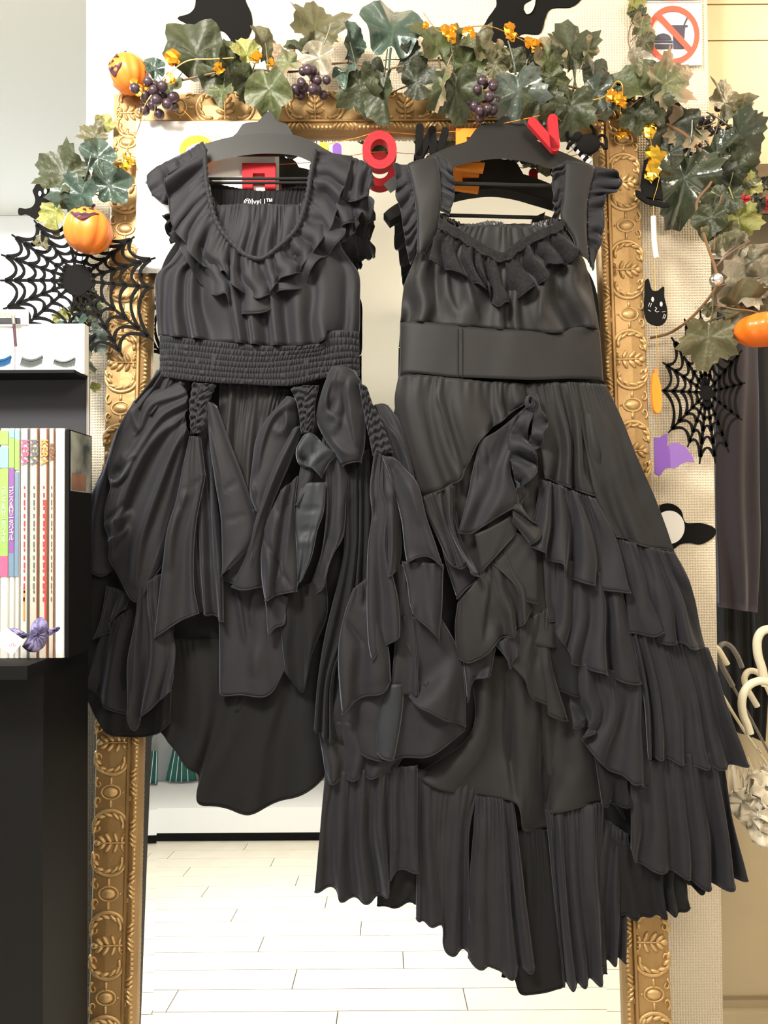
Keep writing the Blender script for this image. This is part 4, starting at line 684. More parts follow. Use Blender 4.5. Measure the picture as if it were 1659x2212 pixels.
for a in ((203, 298, 40, 66, -40, 'm', 'o', 5, 20), (226, 270, 30, 46, 20, 'i', 'y', 5, 20), (212, 340, 55, 82, 4, 'i', 't', 5, 20), (141, 378, 60, 118, -58, 'm', 'd', 5, 10), (165, 400, 50, 80, -30, 'i', 'd', 5, 10), (235, 402, 62, 96, 60, 'i', 't', -8, 15), (176, 420, 72, 116, 200, 'm', 't', -15, 15), (120, 458, 58, 76, 190, 'm', 'y', 0, 25), (92, 528, 50, 44, -60, 'o', 'o', 0, 30), (135, 682, 40, 50, 160, 'm', 'y', 0, 20), (168, 696, 46, 66, 200, 'm', 't', 0, 20), (202, 726, 44, 70, 150, 'm', 'b', 0, 15), (156, 748, 40, 50, 200, 'i', 'y', 0, 30), (180, 780, 42, 68, 180, 'm', 'o', -10, 15), (204, 838, 4, 26, 60, 'i', 'y', 0, 10), (170, 600, 30, 80, 190, 'm', 'k', 0, 10), (190, 655, 34, 76, 170, 'm', 'd', 0, 10)): leaf(g3, *a)
# gold tinsel leaf garland
def foilbits(par, bits, d, m):
    for k, (x, y, r) in enumerate(bits):
        rr = np.random.RandomState(k * 7 + int(x)); c = on(x, y, d / 1000.) if d < 1000 else at(x, y, d / 1000.); V, Fc = ball((0, 0, 0), r / F * 1.5, 8, 6)
        V = V * rr.uniform(.55, 1.25, (len(V), 1)) * np.array([1, .45, 1]) + c; part('foil_leaf', (V, Fc), m, par, False)
tn = thing('gold_foil_garland', 'gold wire with orange foil leaves twisted through the left top of the grape garland', 'garland', on(420, 160, .09))
vine(tn, [(505, 125, 95), (455, 128, 98), (410, 130, 98), (376, 150, 98), (340, 190, 95), (312, 230, 85), (298, 280, 60), (270, 330, 45), (262, 370, 40), (258, 385, 38)], .0012, 'wire', m_wire)
foilbits(tn, ((373, 123, 18), (368, 168, 13), (473, 146, 13), (291, 180, 11), (299, 192, 11), (318, 188, 8), (552, 121, 13), (585, 135, 10), (300, 200, 9)), 96, m_foil); foilbits(tn, ((275, 342, 14), (283, 352, 10), (268, 360, 11), (253, 366, 11)), 46, m_foil2)
tn2 = thing('gold_foil_garland', 'gold wire with orange foil leaves looping over the right half of the grape garland', 'garland', on(1050, 70, .09))
vine(tn2, [(915, 28, 92), (935, 55, 95), (950, 68, 95), (985, 62, 95), (1050, 56, 92), (1090, 68, 92), (1115, 80, 92), (1145, 95, 90), (1185, 118, 88)], .0009, 'wire', m_wire)
vine(tn2, [(1250, 220, 100), (1305, 209, 100), (1332, 176, 100), (1345, 190, 98), (1340, 230, 80), (1338, 262, 60)], .0012, 'wire', m_wire)
foilbits(tn2, ((962, 66, 12), (975, 80, 13), (978, 62, 10), (1012, 70, 14), (1018, 78, 12), (1100, 62, 15), (1106, 78, 12), (1142, 92, 12), (1156, 98, 14), (1165, 108, 9), (1320, 205, 14), (1338, 213, 14), (1346, 224, 10), (918, 55, 9)), 95, m_foil); foilbits(tn2, ((1346, 284, 14), (1338, 292, 8)), 45, m_foil)
tn3 = thing('gold_foil_garland', 'string of large gold foil leaves hanging beside the right upright of the gilt frame', 'garland', on(1410, 320, .05))
vine(tn3, [(1404, 248, 55), (1405, 300, 50), (1412, 345, 50), (1410, 372, 45), (1424, 380, 45), (1418, 410, 40), (1412, 425, 40), (1411, 500, 36), (1415, 620, 30), (1419, 760, 22), (1421, 900, 14), (1423, 1060, 8), (1425, 1180, 4)], .0006, 'thread', m_wire)
foilbits(tn3, ((1405, 268, 22), (1402, 282, 18), (1417, 335, 21), (1412, 362, 18), (1408, 380, 14), (1415, 350, 12)), 52, m_foil2)
part('white_tube', tube(on(np.array([1411, 1413, 1418]), np.array([468, 520, 558]), .037), .0052, 10), m_stripe, tn3, label='white paper tube threaded on the string')
# ------------------------------------------------------------------ decorations
def ond(d): return lambda x, y: on(x, y, d / 1000.)
def aty(Y): return lambda x, y: at(x, y, Y)
def catt(*a, n=60): return P(*a)
# wall silhouettes at the top
gh = solo('ghost_silhouette', felt(P(420, -40, 422, 8, 410, 28, 383, 38, 405, 52, 412, 68, 440, 76, 458, 68, 480, 66, 496, 82, 503, 103, 530, 88, 544, 60, 543, 30, 530, -2, 528, -40), aty(1.617), .004, 90), m_felt, 'black felt ghost tail on the cream wall above the left half of the mirror', 'wall decoration')
gt = thing('ghost_silhouette', 'large black felt ghost with a teardrop eye on the wall above the right dress', 'wall decoration', at(1130, 60, 1.617))
part('body', felt(P(1065, -40, 1073, 5, 1066, 22, 1052, 42, 1040, 75, 1068, 90, 1100, 100, 1104, 118, 1112, 88, 1130, 72, 1166, 72, 1178, 40, 1186, 22, 1200, 16, 1235, 14, 1258, -6, 1262, -40), aty(1.617), .004, 100), m_felt, gt)
part('eye', felt(P(1132, 20, 1134, 10, 1150, 0, 1157, -8, 1155, 12, 1148, 26, 1138, 30), aty(1.6128), .001, 30), m_paper, gt, label='cream teardrop eye')
part('tip', felt(P(1148, 118, 1150, 100, 1152, 90, 1120, 80, 1095, 96, 1102, 112, 1105, 130, 1120, 140), aty(1.6165), .0035, 30), m_felt, gt)
gl = thing('ghost_cutout', 'small black felt ghost with white eyes left of the teal leaves', 'wall decoration', on(95, 440, .03))
part('body', felt(P(70, 412, 80, 396, 98, 391, 112, 402, 116, 420, 125, 435, 110, 445, 95, 468, 88, 480, 70, 470, 56, 462, 40, 463, 41, 449, 55, 451, 70, 446, 76, 432), ond(30), .003, 60), m_felt, gl)
for x, y in ((86, 418), (98, 413)): part('eye', ball(on(x, y, .0335), (.0032, .001, .0055), 10, 5), m_card, gl)
# ghost with white face low on the right
gw = thing('ghost_cutout', 'black felt ghost with a white round face half hidden by the right dress', 'wall decoration', at(1480, 1130, 1.617))
part('body', felt(P(1415, 1095, 1440, 1087, 1460, 1092, 1473, 1105, 1477, 1122, 1485, 1130, 1515, 1130, 1540, 1138, 1547, 1148, 1540, 1162, 1514, 1176, 1490, 1173, 1470, 1176, 1455, 1186, 1430, 1190, 1405, 1170, 1400, 1120), aty(1.617), .004, 90), m_felt, gw)
part('face', felt([(1446 + 33 * math.cos(a), 1139 + 36 * math.sin(a)) for a in np.linspace(0, 2 * math.pi, 40)[:-1]], aty(1.6125), .0012), m_card, gw, label='white round face')
# webs
def web(label, c, tips, rings, place, wd=7.0, hub=20, skip=()):
    t = thing('spider_web', label, 'wall decoration', place(np.array(c[0], float), np.array(c[1], float)))
    n = len(tips); c = np.array(c, float); tp = np.array(tips, float); o = []
    for i in range(n):
        e = c + (tp[i] - c) * np.linspace(0, 1, 8)[:, None]; part('spoke', strip(e, [wd * 1.2, wd * .8, wd, wd * .5], place), m_felt, t)
    for k, f in enumerate(rings):
        for i in range(n):
            j = (i + 1) % n
            if (i, k) in skip or i in skip: continue
            a = c + (tp[i] - c) * f; b = c + (tp[j] - c) * f; mid = (a + b) / 2; mid = c + (mid - c) * (.86 if f > .5 else .9)
            w = np.linspace(0, 1, 9)[:, None]; e = (1 - w) ** 2 * a + 2 * w * (1 - w) * (2 * mid - (a + b) / 2) + w ** 2 * b
            o.append(strip(e, [wd * 1.25, wd * .75, wd * 1.25], place, .0022))
    part('web_rings', join(*o), m_felt, t)
    part('hub', felt([(c[0] + hub * math.cos(a) * (1 + .12 * math.sin(5 * a)), c[1] + hub * 1.15 * math.sin(a)) for a in np.linspace(0, 2 * math.pi, 26)[:-1]], lambda x, y: place(x, y) + MN * .0006, .0034), m_felt, t)
    return t
cw = lambda x, y: (x * .2713, 250 + y * .2713)
web('large black felt spider web hanging over the left upright of the gilt frame', (168, 605), [cw(*q) for q in ((1070, 960), (1238, 1130), (1225, 1370), (1222, 1790), (975, 1915), (712, 1935), (500, 1920), (190, 1680), (22, 1540), (0, 1310), (8, 1105), (92, 945), (270, 830), (520, 820), (800, 860))], (.22, .34, .48, .64, .81, .93), ond(58), 7.0, 30)
w2 = lambda x, y: (1300 + x * .2351, 380 + y * .2351); w3 = lambda x, y: (1300 + x * .2351, 860 + y * .2351)
web('black felt spider web right of the mirror, half over the plum sleeve', (1527, 848), [w2(1080, 1290), w2(905, 1230), w2(760, 1310), w2(640, 1480), w2(558, 1710), w2(528, 1970), w3(612, 318), w3(790, 450), w3(900, 605), w3(1045, 600), w3(1170, 500), w3(1290, 200), w2(1320, 1900), w2(1290, 1600)], (.24, .38, .54, .72, .90), aty(1.56), 6.0, 14)
# toy pumpkins
def pumpkin(label, c, rx, rz, m, place, ribs=9, face=None, tilt=0):
    p = place(np.array(c[0], float), np.array(c[1], float)); dist = p[1]; s = dist / F
    t = thing('toy_pumpkin', label, 'pumpkin', p); V = []; nu, nv = 54, 16
    for j in range(nv):
        th = math.pi * (.03 + .94 * j / (nv - 1))
        for i in range(nu):
            ph = 2 * math.pi * i / nu; k = 1 + .085 * abs(math.sin(ribs * ph / 2)) - .085
            V.append((math.sin(th) * math.cos(ph) * rx * s * k, math.sin(th) * math.sin(ph) * rx * s * k, math.cos(th) * rz * s - .14 * rz * s * math.exp(-(math.sin(th) / .3) ** 2) * (1 if th < 1.5 else -1)))
    R = np.array(Matrix.Rotation(math.radians(tilt), 3, 'Y')); V = np.array(V) @ R.T + p
    part('shell', (V, gridf(nv, nu, True) + [list(range(nu)), list(range((nv - 1) * nu, nv * nu))]), m, t, 2)
    top = p + R @ np.array([0, 0, rz * s * .86]); part('stem', tube([top - R @ np.array([0, 0, .004]), top + R @ np.array([.002, 0, rz * s * .22]), top + R @ np.array([.006, 0, rz * s * .34])], [.0035, .0025], 7, 6), m_facebk, t)
    for k, sh in enumerate(face or ()):     # painted features, pressed on the shell
        q = np.array(sh, float); f = []
        for a, b in q:                        # a, b in units of the radii
            r2 = max(.05, 1 - a * a - b * b); f.append(p + np.array([a * rx * s, -math.sqrt(r2) * rx * s * 1.01 - .0008, b * rz * s]))
        part(('eye', 'eye', 'nose', 'mouth')[min(k, 3)], slab(np.array(f), np.array([0, .004, 0])), m_facebk, t)
    return t
def arc_mouth(cx, cy, w, h, n=9):
    a = [(cx - w + 2 * w * i / (n - 1), cy - h * math.sin(math.pi * i / (n - 1)) * 1.25) for i in range(n)]; b = [(cx + w - 2 * w * i / (n - 1), cy - h * .35 * math.sin(math.pi * i / (n - 1)) + (.05 if i % 2 else -.03)) for i in range(n)]
    return a + b[1:-1]
pumpkin('orange toy pumpkin with a grinning face on the upper left corner of the gilt frame', (278, 160), 43, 42, m_orange_pl2, ond(62), 11, [P(-.50, .34, -.36, .66, -.20, .36), P(-.86, .14, -.80, .38, -.70, .16), P(-.60, .12, -.52, .26, -.42, .12), arc_mouth(-.44, -.02, .42, .42)], -14)
pumpkin('orange toy pumpkin hanging above the left spider web', (190, 499), 52, 50, m_orange_pl2, ond(98), 9, [P(-.28, .74, -.16, .90, -.04, .74), P(.28, .70, .36, .86, .48, .66), P(.08, .62, .15, .72, .22, .60), arc_mouth(.10, .52, .56, .34)], 8)
pumpkin('bright orange toy pumpkin at the right edge below the olive leaves', (1652, 712), 66, 36, m_orange_pl, aty(1.46), 11)
# letters and shapes on a cord
cord = solo('orange_cord', tube(np.array([on(x, y, d) for x, y, d in ((375, 215, .06), (425, 268, .05), (455, 295, .05), (640, 318, .03), (760, 300, .03), (820, 285, .036), (900, 290, .036), (960, 285, .04), (1020, 280, .04), (1142, 255, .09), (1192, 245, .09), (1222, 268, .08), (1262, 255, .06), (1320, 222, .06))]), .0007, 5, 60), m_orange, 'thin orange cord strung across the top of the mirror behind the hangers', 'cord')
GL = 'felt letters on the orange cord'
def letter(name, strokes, place, th, m, label, cat='letter', group=GL):
    return solo(name, join(*[strip(resamp(s[0], s[2] if len(s) > 2 else 2), s[1], place, th) for s in strokes]), m, label, cat, group, smooth=False)
def capstroke(a, b, w, place, th):
    a, b = np.array(a, float), np.array(b, float); u = (b - a) / np.linalg.norm(b - a); n = np.array([-u[1], u[0]]); o = []
    for k in range(9): w_ = math.pi / 2 + math.pi * k / 8; o.append(a + w / 2 * (n * math.sin(w_) + u * math.cos(w_)))
    for k in range(9): w_ = -math.pi / 2 + math.pi * k / 8; o.append(b + w / 2 * (n * math.sin(w_) + u * math.cos(w_)))
    return felt(o, place, th)
def fletter(name, strokes, place, th, m, label):
    return solo(name, join(*[capstroke(*s, place, th) for s in strokes]), m, label, 'letter', GL, smooth=False)
oc = on(820, 323, .050); solo('felt_letter', ring(oc, (.0345, .039), (.0185, .0215), .024, 40), m_red, 'thick red letter O hanging between the two dresses', 'letter', GL)
fletter('felt_letter', [((907, 274), (905, 330), 17), ((907, 334), (934, 280), 17), ((934, 280), (938, 345), 17), ((944, 345), (962, 282), 16)], ond(60), .014, m_felt, 'black letter W left of the right hanger')
fletter('felt_letter', [((1150, 262), (1198, 316), 19), ((1194, 256), (1199, 316), 21)], ond(104), .012, m_red, 'red letter V right of the right hanger')
solo('felt_letter', felt(P(985, 277, 1050, 277, 1050, 296, 1008, 296, 1008, 316, 1046, 316, 1046, 332, 1008, 332, 1008, 351, 1048, 351, 1044, 370, 985, 362), ond(46), .010), m_orange, 'orange letter E behind the right hanger', 'letter', GL, smooth=False)
solo('felt_letter', join(*[felt(P(x0, y0, x1, y0, x1, y1, x0, y1), ond(44), .012) for x0, y0, x1, y1 in ((523, 352, 546, 408), (572, 352, 595, 408), (546, 352, 572, 374), (546, 383, 572, 393))]), m_red, 'red block letter hanging inside the left hanger', 'letter', GL, smooth=False)
pk = thing('felt_pumpkin', 'orange felt pumpkin cut-out behind the left shoulder of the frilled dress', 'pumpkin', on(425, 322, .05))
part('shape', felt([(426 + 38 * math.cos(a), 324 + 32 * math.sin(a)) for a in np.linspace(0, 2 * math.pi, 30)[:-1]], ond(54), .008), m_orange, pk)
part('cutout', felt(P(398, 335, 405, 318, 428, 308, 432, 330), ond(55), .001), m_lilac, pk)
part('cutout', felt(P(440, 316, 446, 306, 454, 322), ond(55), .001), m_facebk, pk)
solo('reflection_tag', felt([(699 + 11 * math.cos(a), 317 + 11 * math.sin(a)) for a in np.linspace(0, 6.28, 22)[:-1]], ond(36), .006), m_yellow, 'small yellow disc standing for a mirror reflection right of the left hanger', 'painted reflection')  # solid yellow disc in place of a reflection in the glass
solo('reflection_tag', capstroke((728, 318), (728, 332), 19, ond(36), .006), m_purple, 'small purple tag standing for a mirror reflection right of the left hanger', 'painted reflection', smooth=False)  # solid purple shape in place of a reflection in the glass
sp = thing('felt_spider', 'black felt spider on the cord at the upper right corner of the mirror', 'spider', on(1271, 311, .07))
part('body', ball(on(1271, 311, .072), (.024, .008, .021), 16, 9), m_felt, sp)
part('head', ball(on(1248, 296, .074), (.010, .007, .010), 12, 7), m_felt, sp)
for pts in ([(1290, 300), (1300, 292), (1309, 300), (1310, 322)], [(1284, 292), (1282, 280), (1272, 268), (1262, 268)], [(1245, 300), (1232, 300), (1225, 288), (1232, 272)], [(1252, 290), (1246, 276), (1236, 268)], [(1290, 312), (1300, 312), (1306, 322)], [(1240, 306), (1230, 312), (1226, 322)]): part('leg', tube(np.array([on(x, y, .072) for x, y in pts]), .0032, 6, 14), m_felt, sp)
ss = thing('striped_straw', 'black and white striped paper strip under the felt spider', 'paper strip', on(1250, 325, .05))
for i in range(9): a = np.array([1228, 302]) + (np.array([1274, 352]) - np.array([1228, 302])) * i / 9; b = np.array([1228, 302]) + (np.array([1274, 352]) - np.array([1228, 302])) * (i + .96) / 9; part('white_band' if i % 2 == 0 else 'black_band', tube(on(np.array([a[0], b[0]]), np.array([a[1], b[1]]), .058), .0062, 8), m_card if i % 2 == 0 else m_felt, ss)
hat = thing('felt_hat', 'black felt witch hat on the string right of the frame', 'hat', on(1402, 425, .035))
part('crown', felt(P(1392, 345, 1420, 340, 1432, 420, 1432, 432, 1390, 424, 1384, 400), ond(38), .004), m_felt, hat); part('brim', felt(P(1373, 410, 1382, 412, 1400, 430, 1446, 440, 1447, 446, 1430, 447, 1395, 438, 1376, 424), ond(42), .004), m_felt, hat)
ct = thing('felt_cat', 'black felt cat head with chalk whiskers hanging on the yellow thread', 'cat cutout', on(1418, 655, .03))
part('head', felt(w2c := [w2(*q) for q in ((400, 960), (430, 945), (460, 1045), (510, 1055), (570, 1015), (575, 1110), (600, 1220), (598, 1310), (560, 1365), (490, 1370), (420, 1330), (392, 1230), (395, 1100))], ond(34), .004, 70, True), m_felt, ct)
for x, y in (w2(468, 1135), w2(546, 1178)): part('eye', ball(on(x, y, .0345), (.0030, .0008, .0052), 10, 5), m_inklt, ct)
for a, b in (((428, 1200), (440, 1165)), ((444, 1205), (458, 1170)), ((425, 1230), (450, 1245)), ((560, 1310), (575, 1270)), ((575, 1310), (590, 1275)), ((555, 1250), (585, 1245))): p_ = w2(*a); r_ = w2(*b); part('whisker', tube(on(np.array([p_[0], r_[0]]), np.array([p_[1], r_[1]]), .0345), .0007, 4), m_inklt, ct)
part('mouth', tube(np.array([on(*w2(*q_), .0346) for q_ in ((490, 1205), (505, 1220), (490, 1235), (505, 1250), (525, 1245))]), .0008, 4, 16), m_inklt, ct)
op = thing('felt_pumpkin', 'thin orange felt pumpkin seen edge on below the black cat', 'pumpkin', on(1418, 850, .03))
part('shape', felt(P(1411, 806, 1420, 808, 1427, 830, 1430, 860, 1428, 886, 1420, 893, 1412, 880, 1409, 840), ond(30), .010, 30), m_orange, op); part('stalk', felt(P(1414, 797, 1422, 797, 1423, 810, 1414, 810), ond(29), .008), m_orange_pl, op)
bt = thing('felt_bat', 'purple felt bat folded along its middle beside the lower spider web', 'bat cutout', on(1450, 980, .03))
part('wing', felt([w3(*q_) for q_ in ((482, 360), (530, 362), (600, 320), (605, 380), (600, 440), (625, 470), (630, 640), (580, 650), (535, 715), (490, 695))], ond(20), .003), m_purple, bt)
part('wing', felt([w3(*q_) for q_ in ((612, 440), (640, 410), (700, 410), (770, 450), (830, 530), (850, 590), (790, 585), (730, 605), (675, 645), (622, 640))], lambda x, y: on(x, y, .020 - .0004 * (np.asarray(x) - 1445) * .5), .003), mat('lit_purple_felt', (.26, .135, .46), .85), bt, label='wing with light painted into its paler purple')  # second wing's brightness in the light is put into its felt colour
solo('glitter_bauble', ball(on(1547, 605, .0) * 0 + at(1547, 605, 1.46), .0132, 14, 10), m_silver, 'silver glitter bauble on the vine at the right wall edge', 'bauble', smooth=False)
# no food or drink sign
SY = 1.612; sg = thing('no_food_sign', 'square no food or drink sign with red circle in a clear sleeve on the wall', 'sign', at(1450, 70, SY))
def sgn(pts, n=0, lift=0, th=.0006): return felt(pts, aty(SY - lift), th, n)
part('card', sgn(P(1384, 2, 1516, 2, 1516, 141, 1384, 141), th=.002), m_card, sg, False)
c_ = at(1454, 75, SY - .003); part('red_ring', ring(c_, (.0565, .063), (.046, .0515), .0008, 44), m_sign_red, sg, False)
part('drink_cup', join(sgn(P(1453, 58, 1480, 58, 1477, 105, 1455, 105), lift=.0022), sgn(P(1448, 54, 1486, 54, 1486, 58, 1448, 58), lift=.0022), sgn(P(1476, 54, 1483, 38, 1486, 39, 1479, 55), lift=.0022)), m_sign_blue, sg, False)
part('burger', join(sgn([(1432.5 - 18 * math.cos(a), 86 - 14 * math.sin(a)) for a in np.linspace(0, math.pi, 14)], lift=.0022), sgn(P(1413, 88, 1453, 88, 1453, 92, 1413, 92), lift=.0022), sgn(P(1414, 95, 1453, 95, 1452, 105, 1415, 105), lift=.0022)), m_sign_blue, sg, False)
part('red_bar', sgn(P(1414, 34, 1424, 26, 1496, 104, 1488, 114), lift=.0034), m_sign_red, sg, False)
part('sleeve_edge', join(*[tube(np.array([at(a, b, SY - .003), at(c, d, SY - .003)]), .0008, 4) for a, b, c, d in ((1380, 5, 1515, 5), (1380, 142, 1515, 142), (1380, 2, 1380, 142))]), m_greymetal, sg)
part('card_foot', sgn(P(1384, -30, 1516, -30, 1516, -1, 1384, -1), th=.002), m_card, sg, False); part('upper_mark', sgn(P(1438, -12, 1468, -12, 1466, 1, 1440, 1), lift=.002), m_sign_red, sg, False)
# ------------------------------------------------------------------ left: black rack with magazines
XR = -.527; zs = 1.150
rk = thing('magazine_rack', 'black magazine rack left of the gilt mirror, dark cabinet below', 'rack', (-.9, 1.2, 0))
part('cabinet', box(-1.5, XR - .0005, 1.185, 1.362, 0, zs - .02), m_blackwood, rk, False)
part('shelf_board', box(-1.5, XR, 1.13, 1.362, zs - .02, zs), m_blackwood, rk, False)
p0 = at(187, 815, 1.36); part('back_board', box(-1.5, p0[0] - .002, 1.3625, 1.370, zs - .3, p0[2]), m_greyboard, rk, False)
part('side_post', tube([(p0[0] + .003, 1.36, zs), (p0[0] + .003, 1.36, p0[2] + .002)], .0035, 8), m_greymetal, rk)
part('top_ledge', box(-1.5, p0[0] + .002, 1.30, 1.366, p0[2] - .004, p0[2] + .0015), m_blackwood, rk, False)
YF = 1.2; zt = at(60, 925, YF)[2]
def mag(x0, x1, m, label, depth=.085, top=925, name='magazine'):
    a = at(x0, 1385, YF); b = at(x1, 1385, YF); z1 = at(x0, top, YF)[2]
    t = thing(name, label, 'magazine', ((a[0] + b[0]) / 2, YF, zs), 'magazines standing in the rack'); w = (b[0] - a[0]) / 2
    V = []
    for yy, k in ((.004, .55), (.0012, .85), (0, 1)):
        pass
    cx = (a[0] + b[0]) / 2; sec = [(-w, depth), (-w, .003), (-w * .75, .0008), (0, 0), (w * .75, .0008), (w, .003), (w, depth)]
    V = np.array([(cx + x, YF + y, z) for z in (zs, z1) for x, y in sec]); n = len(sec)
    part('cover', (V, [[i, i + 1, i + 1 + n, i + n] for i in range(n - 1)] + [[n - 1, 0, n, 2 * n - 1], list(range(n))[::-1], list(range(n, 2 * n))]), m, t, False)
    return t, cx, w
def band(t, cx, w, y0, y1, m, name='spine_band', f=.92, off=0):
    za, zb = at(60, y1, YF)[2], at(60, y0, YF)[2]; part(name, box(cx - w * f + off, cx + w * f + off, YF - .0008, YF + .0006, za, zb), m, t, False)
def C_(n, c): return mat(n, c, .55)
cPink, cGreen, cBlue, cViolet, cRed2, cOr, cBrown, cSteel = C_('print_pink', (.85, .12, .25)), C_('print_green', (.28, .62, .12)), C_('print_sky', (.25, .62, .80)), C_('print_violet', (.24, .10, .34)), C_('print_red', (.75, .06, .07)), C_('print_orange', (.85, .30, .08)), C_('print_brown', (.20, .08, .04)), C_('print_steel', (.16, .25, .36))
JP = 'ゴシック\n＆\nロリータ\nバイブル'
def vert(s): return '\n'.join([c for c in s if c != '\n'])
def spine_text(t, cx, y0, y1, s, m, up=False, size=None, off=0, bold=0):
    z = (at(60, y0, YF)[2] + at(60, y1, YF)[2]) / 2; Lz = at(60, y0, YF)[2] - at(60, y1, YF)[2]
    if up: n = len(s.replace('\n', '')); sz = size or Lz / n * .95; VF = text(vert(s), sz, face_cam((cx + off, YF - .0014, z)), .0002, Lz / n / sz * .72)
    else: sz = size or .012; VF = text(s, sz, face_cam((cx + off, YF - .0014, z), -math.pi / 2), .0002, bold=bold)
    part('spine_writing', VF, m, t, False)
t, cx, w = mag(-2, 17, m_spine, 'magazine with green and blue spine at the far left of the row'); band(t, cx, w, 930, 960, cGreen); band(t, cx, w, 965, 1010, cBlue); band(t, cx, w, 1012, 1200, cGreen); band(t, cx, w, 1200, 1245, cPink); spine_text(t, cx, 1030, 1195, JP, m_card, True)
t, cx, w = mag(18, 30, m_spine, 'magazine with violet spine of white Japanese lettering'); band(t, cx, w, 926, 945, cBlue); band(t, cx, w, 946, 1010, cGreen); band(t, cx, w, 1012, 1195, cViolet); band(t, cx, w, 1195, 1245, cSteel); spine_text(t, cx, 1030, 1190, JP, m_card, True)
t, cx, w = mag(31, 40, m_spine, 'thin magazine with steel blue spine beside the violet one'); band(t, cx, w, 928, 950, cBlue); band(t, cx, w, 950, 1015, cGreen); band(t, cx, w, 1020, 1245, cSteel)
for x0, x1, m1, m2, lab in ((42, 60, cPink, cRed2, 'white spined magazine with pink title lettering'), (62, 81, m_ink, m_ink, 'pale spined magazine with grey title lettering'), (83, 102, cOr, cRed2, 'pale spined magazine with orange title and red spine print'), (104, 116, cBrown, m_ink, 'narrow pale spined magazine with dark brown title')):
    t, cx, w = mag(x0, x1, m_offcard if m1 is not cPink else m_spine, lab); spine_text(t, cx, 928, 1025, 'KERA', m1, size=.0165 if x1 - x0 > 15 else .011, bold=.0003, off=w * .15)
    part('painted_edge_shade', box(cx + w * .72, cx + w * .98, YF - .0004, YF + .004, zs + .001, zt - .001), cBrown if m1 is not cPink else m_ink, t, False)  # dark strip paints the shading down the right of the spine
    for k in range(17): band(t, cx, w, 1050 + 15 * k, 1050 + 15 * k + 6 + 3 * (k * 7 % 3), m2, 'spine_print', .16, w * (.12 + .05 * (k % 2)))
    if m1 is cOr: band(t, cx, w, 1080, 1370, cRed2, 'red_stripe', .16, w * .55)
    if m1 is cPink: band(t, cx, w, 1270, 1340, cOr, 'orange_stripe', .2, w * .1)
t, cx, w = mag(118, 137, m_card, 'plain white spined magazine at the right end of the row'); [band(t, cx, w, y_, y_ + 3, m_inklt, 'faint_print', .12, w * .2) for y_ in (958, 964, 1096, 1102, 1150, 1158)]
pb = thing('photo_book', 'black photo book with a grey stone sculpture on the cover, rightmost in the rack', 'book', (XR + .003, 1.28, zs))
xb = at(141, 1000, YF)[0]; part('cover', box(xb, xb + .006, YF, 1.293, zs, zt - .002), m_blackwood, pb, False)
y_ = [YF + .006, 1.288]; part('cover_picture', box(xb + .0058, xb + .0068, y_[0], y_[1], at(140, 1060, YF)[2], zt - .004), mat('stone_print', (.05, .065, .065), .4, mix=((.40, .42, .38), 22, .16)), pb, False)
part('rose_print', box(xb + .0064, xb + .0071, y_[0] + .002, y_[0] + .06, at(140, 1058, YF)[2], at(140, 1020, YF)[2]), mat('rose_print', (.16, .08, .06), .5, mix=((.3, .16, .11), 40, .2)), pb, False)
rb = thing('lilac_bow', 'crumpled lilac and black patterned ribbon bow at the foot of the magazines', 'ribbon', at(70, 1365, 1.16))
def lump(pts, d0, seed): 
    p_ = np.array(pts, float); c0 = p_.mean(0); V = []
    for f in np.linspace(0, 1, 7):
        for i, q_ in enumerate(p_): xy = c0 + (q_ - c0) * f; V.append(at(xy[0], xy[1], d0 - .014 * math.sqrt(max(0, 1 - f * f)) + .004 * math.sin(3 * i + seed + 5 * f)))
    return np.array(V), gridf(7, len(p_), True)
part('loop', lump(resamp(P(62, 1375, 70, 1348, 85, 1334, 100, 1340, 103, 1370, 96, 1395, 78, 1408, 60, 1406, 48, 1396), 26), 1.165, 1), m_lilac, rb, 2, .001); part('loop', lump(resamp(P(18, 1358, 34, 1358, 55, 1368, 58, 1376, 40, 1380, 24, 1370), 20), 1.17, 4), m_lilac, rb, 2, .001)
part('tail', lump(resamp(P(100, 1362, 128, 1354, 126, 1362, 106, 1374), 16), 1.172, 2), m_lilac, rb, 2, .001)
pt = thing('price_tag', 'white price tag with faint red marks hanging at the front of the rack', 'tag', at(20, 1385, 1.14)); 
f_ = np.array([at(*q_, 1.122) for q_ in P(-22, 1382, 14, 1356, 52, 1383, 26, 1416)]); part('card', hexa(f_, (0, .001, 0)), m_card, pt, False); part('faint_red_marks', join(*[tube(np.array([at(20 + 4 * k, 1392 - 2 * (k % 3), 1.1215), at(22 + 4 * k, 1398 - 2 * (k % 2), 1.1215)]), .0004, 4) for k in range(4)]), m_sign_red, pt, False)
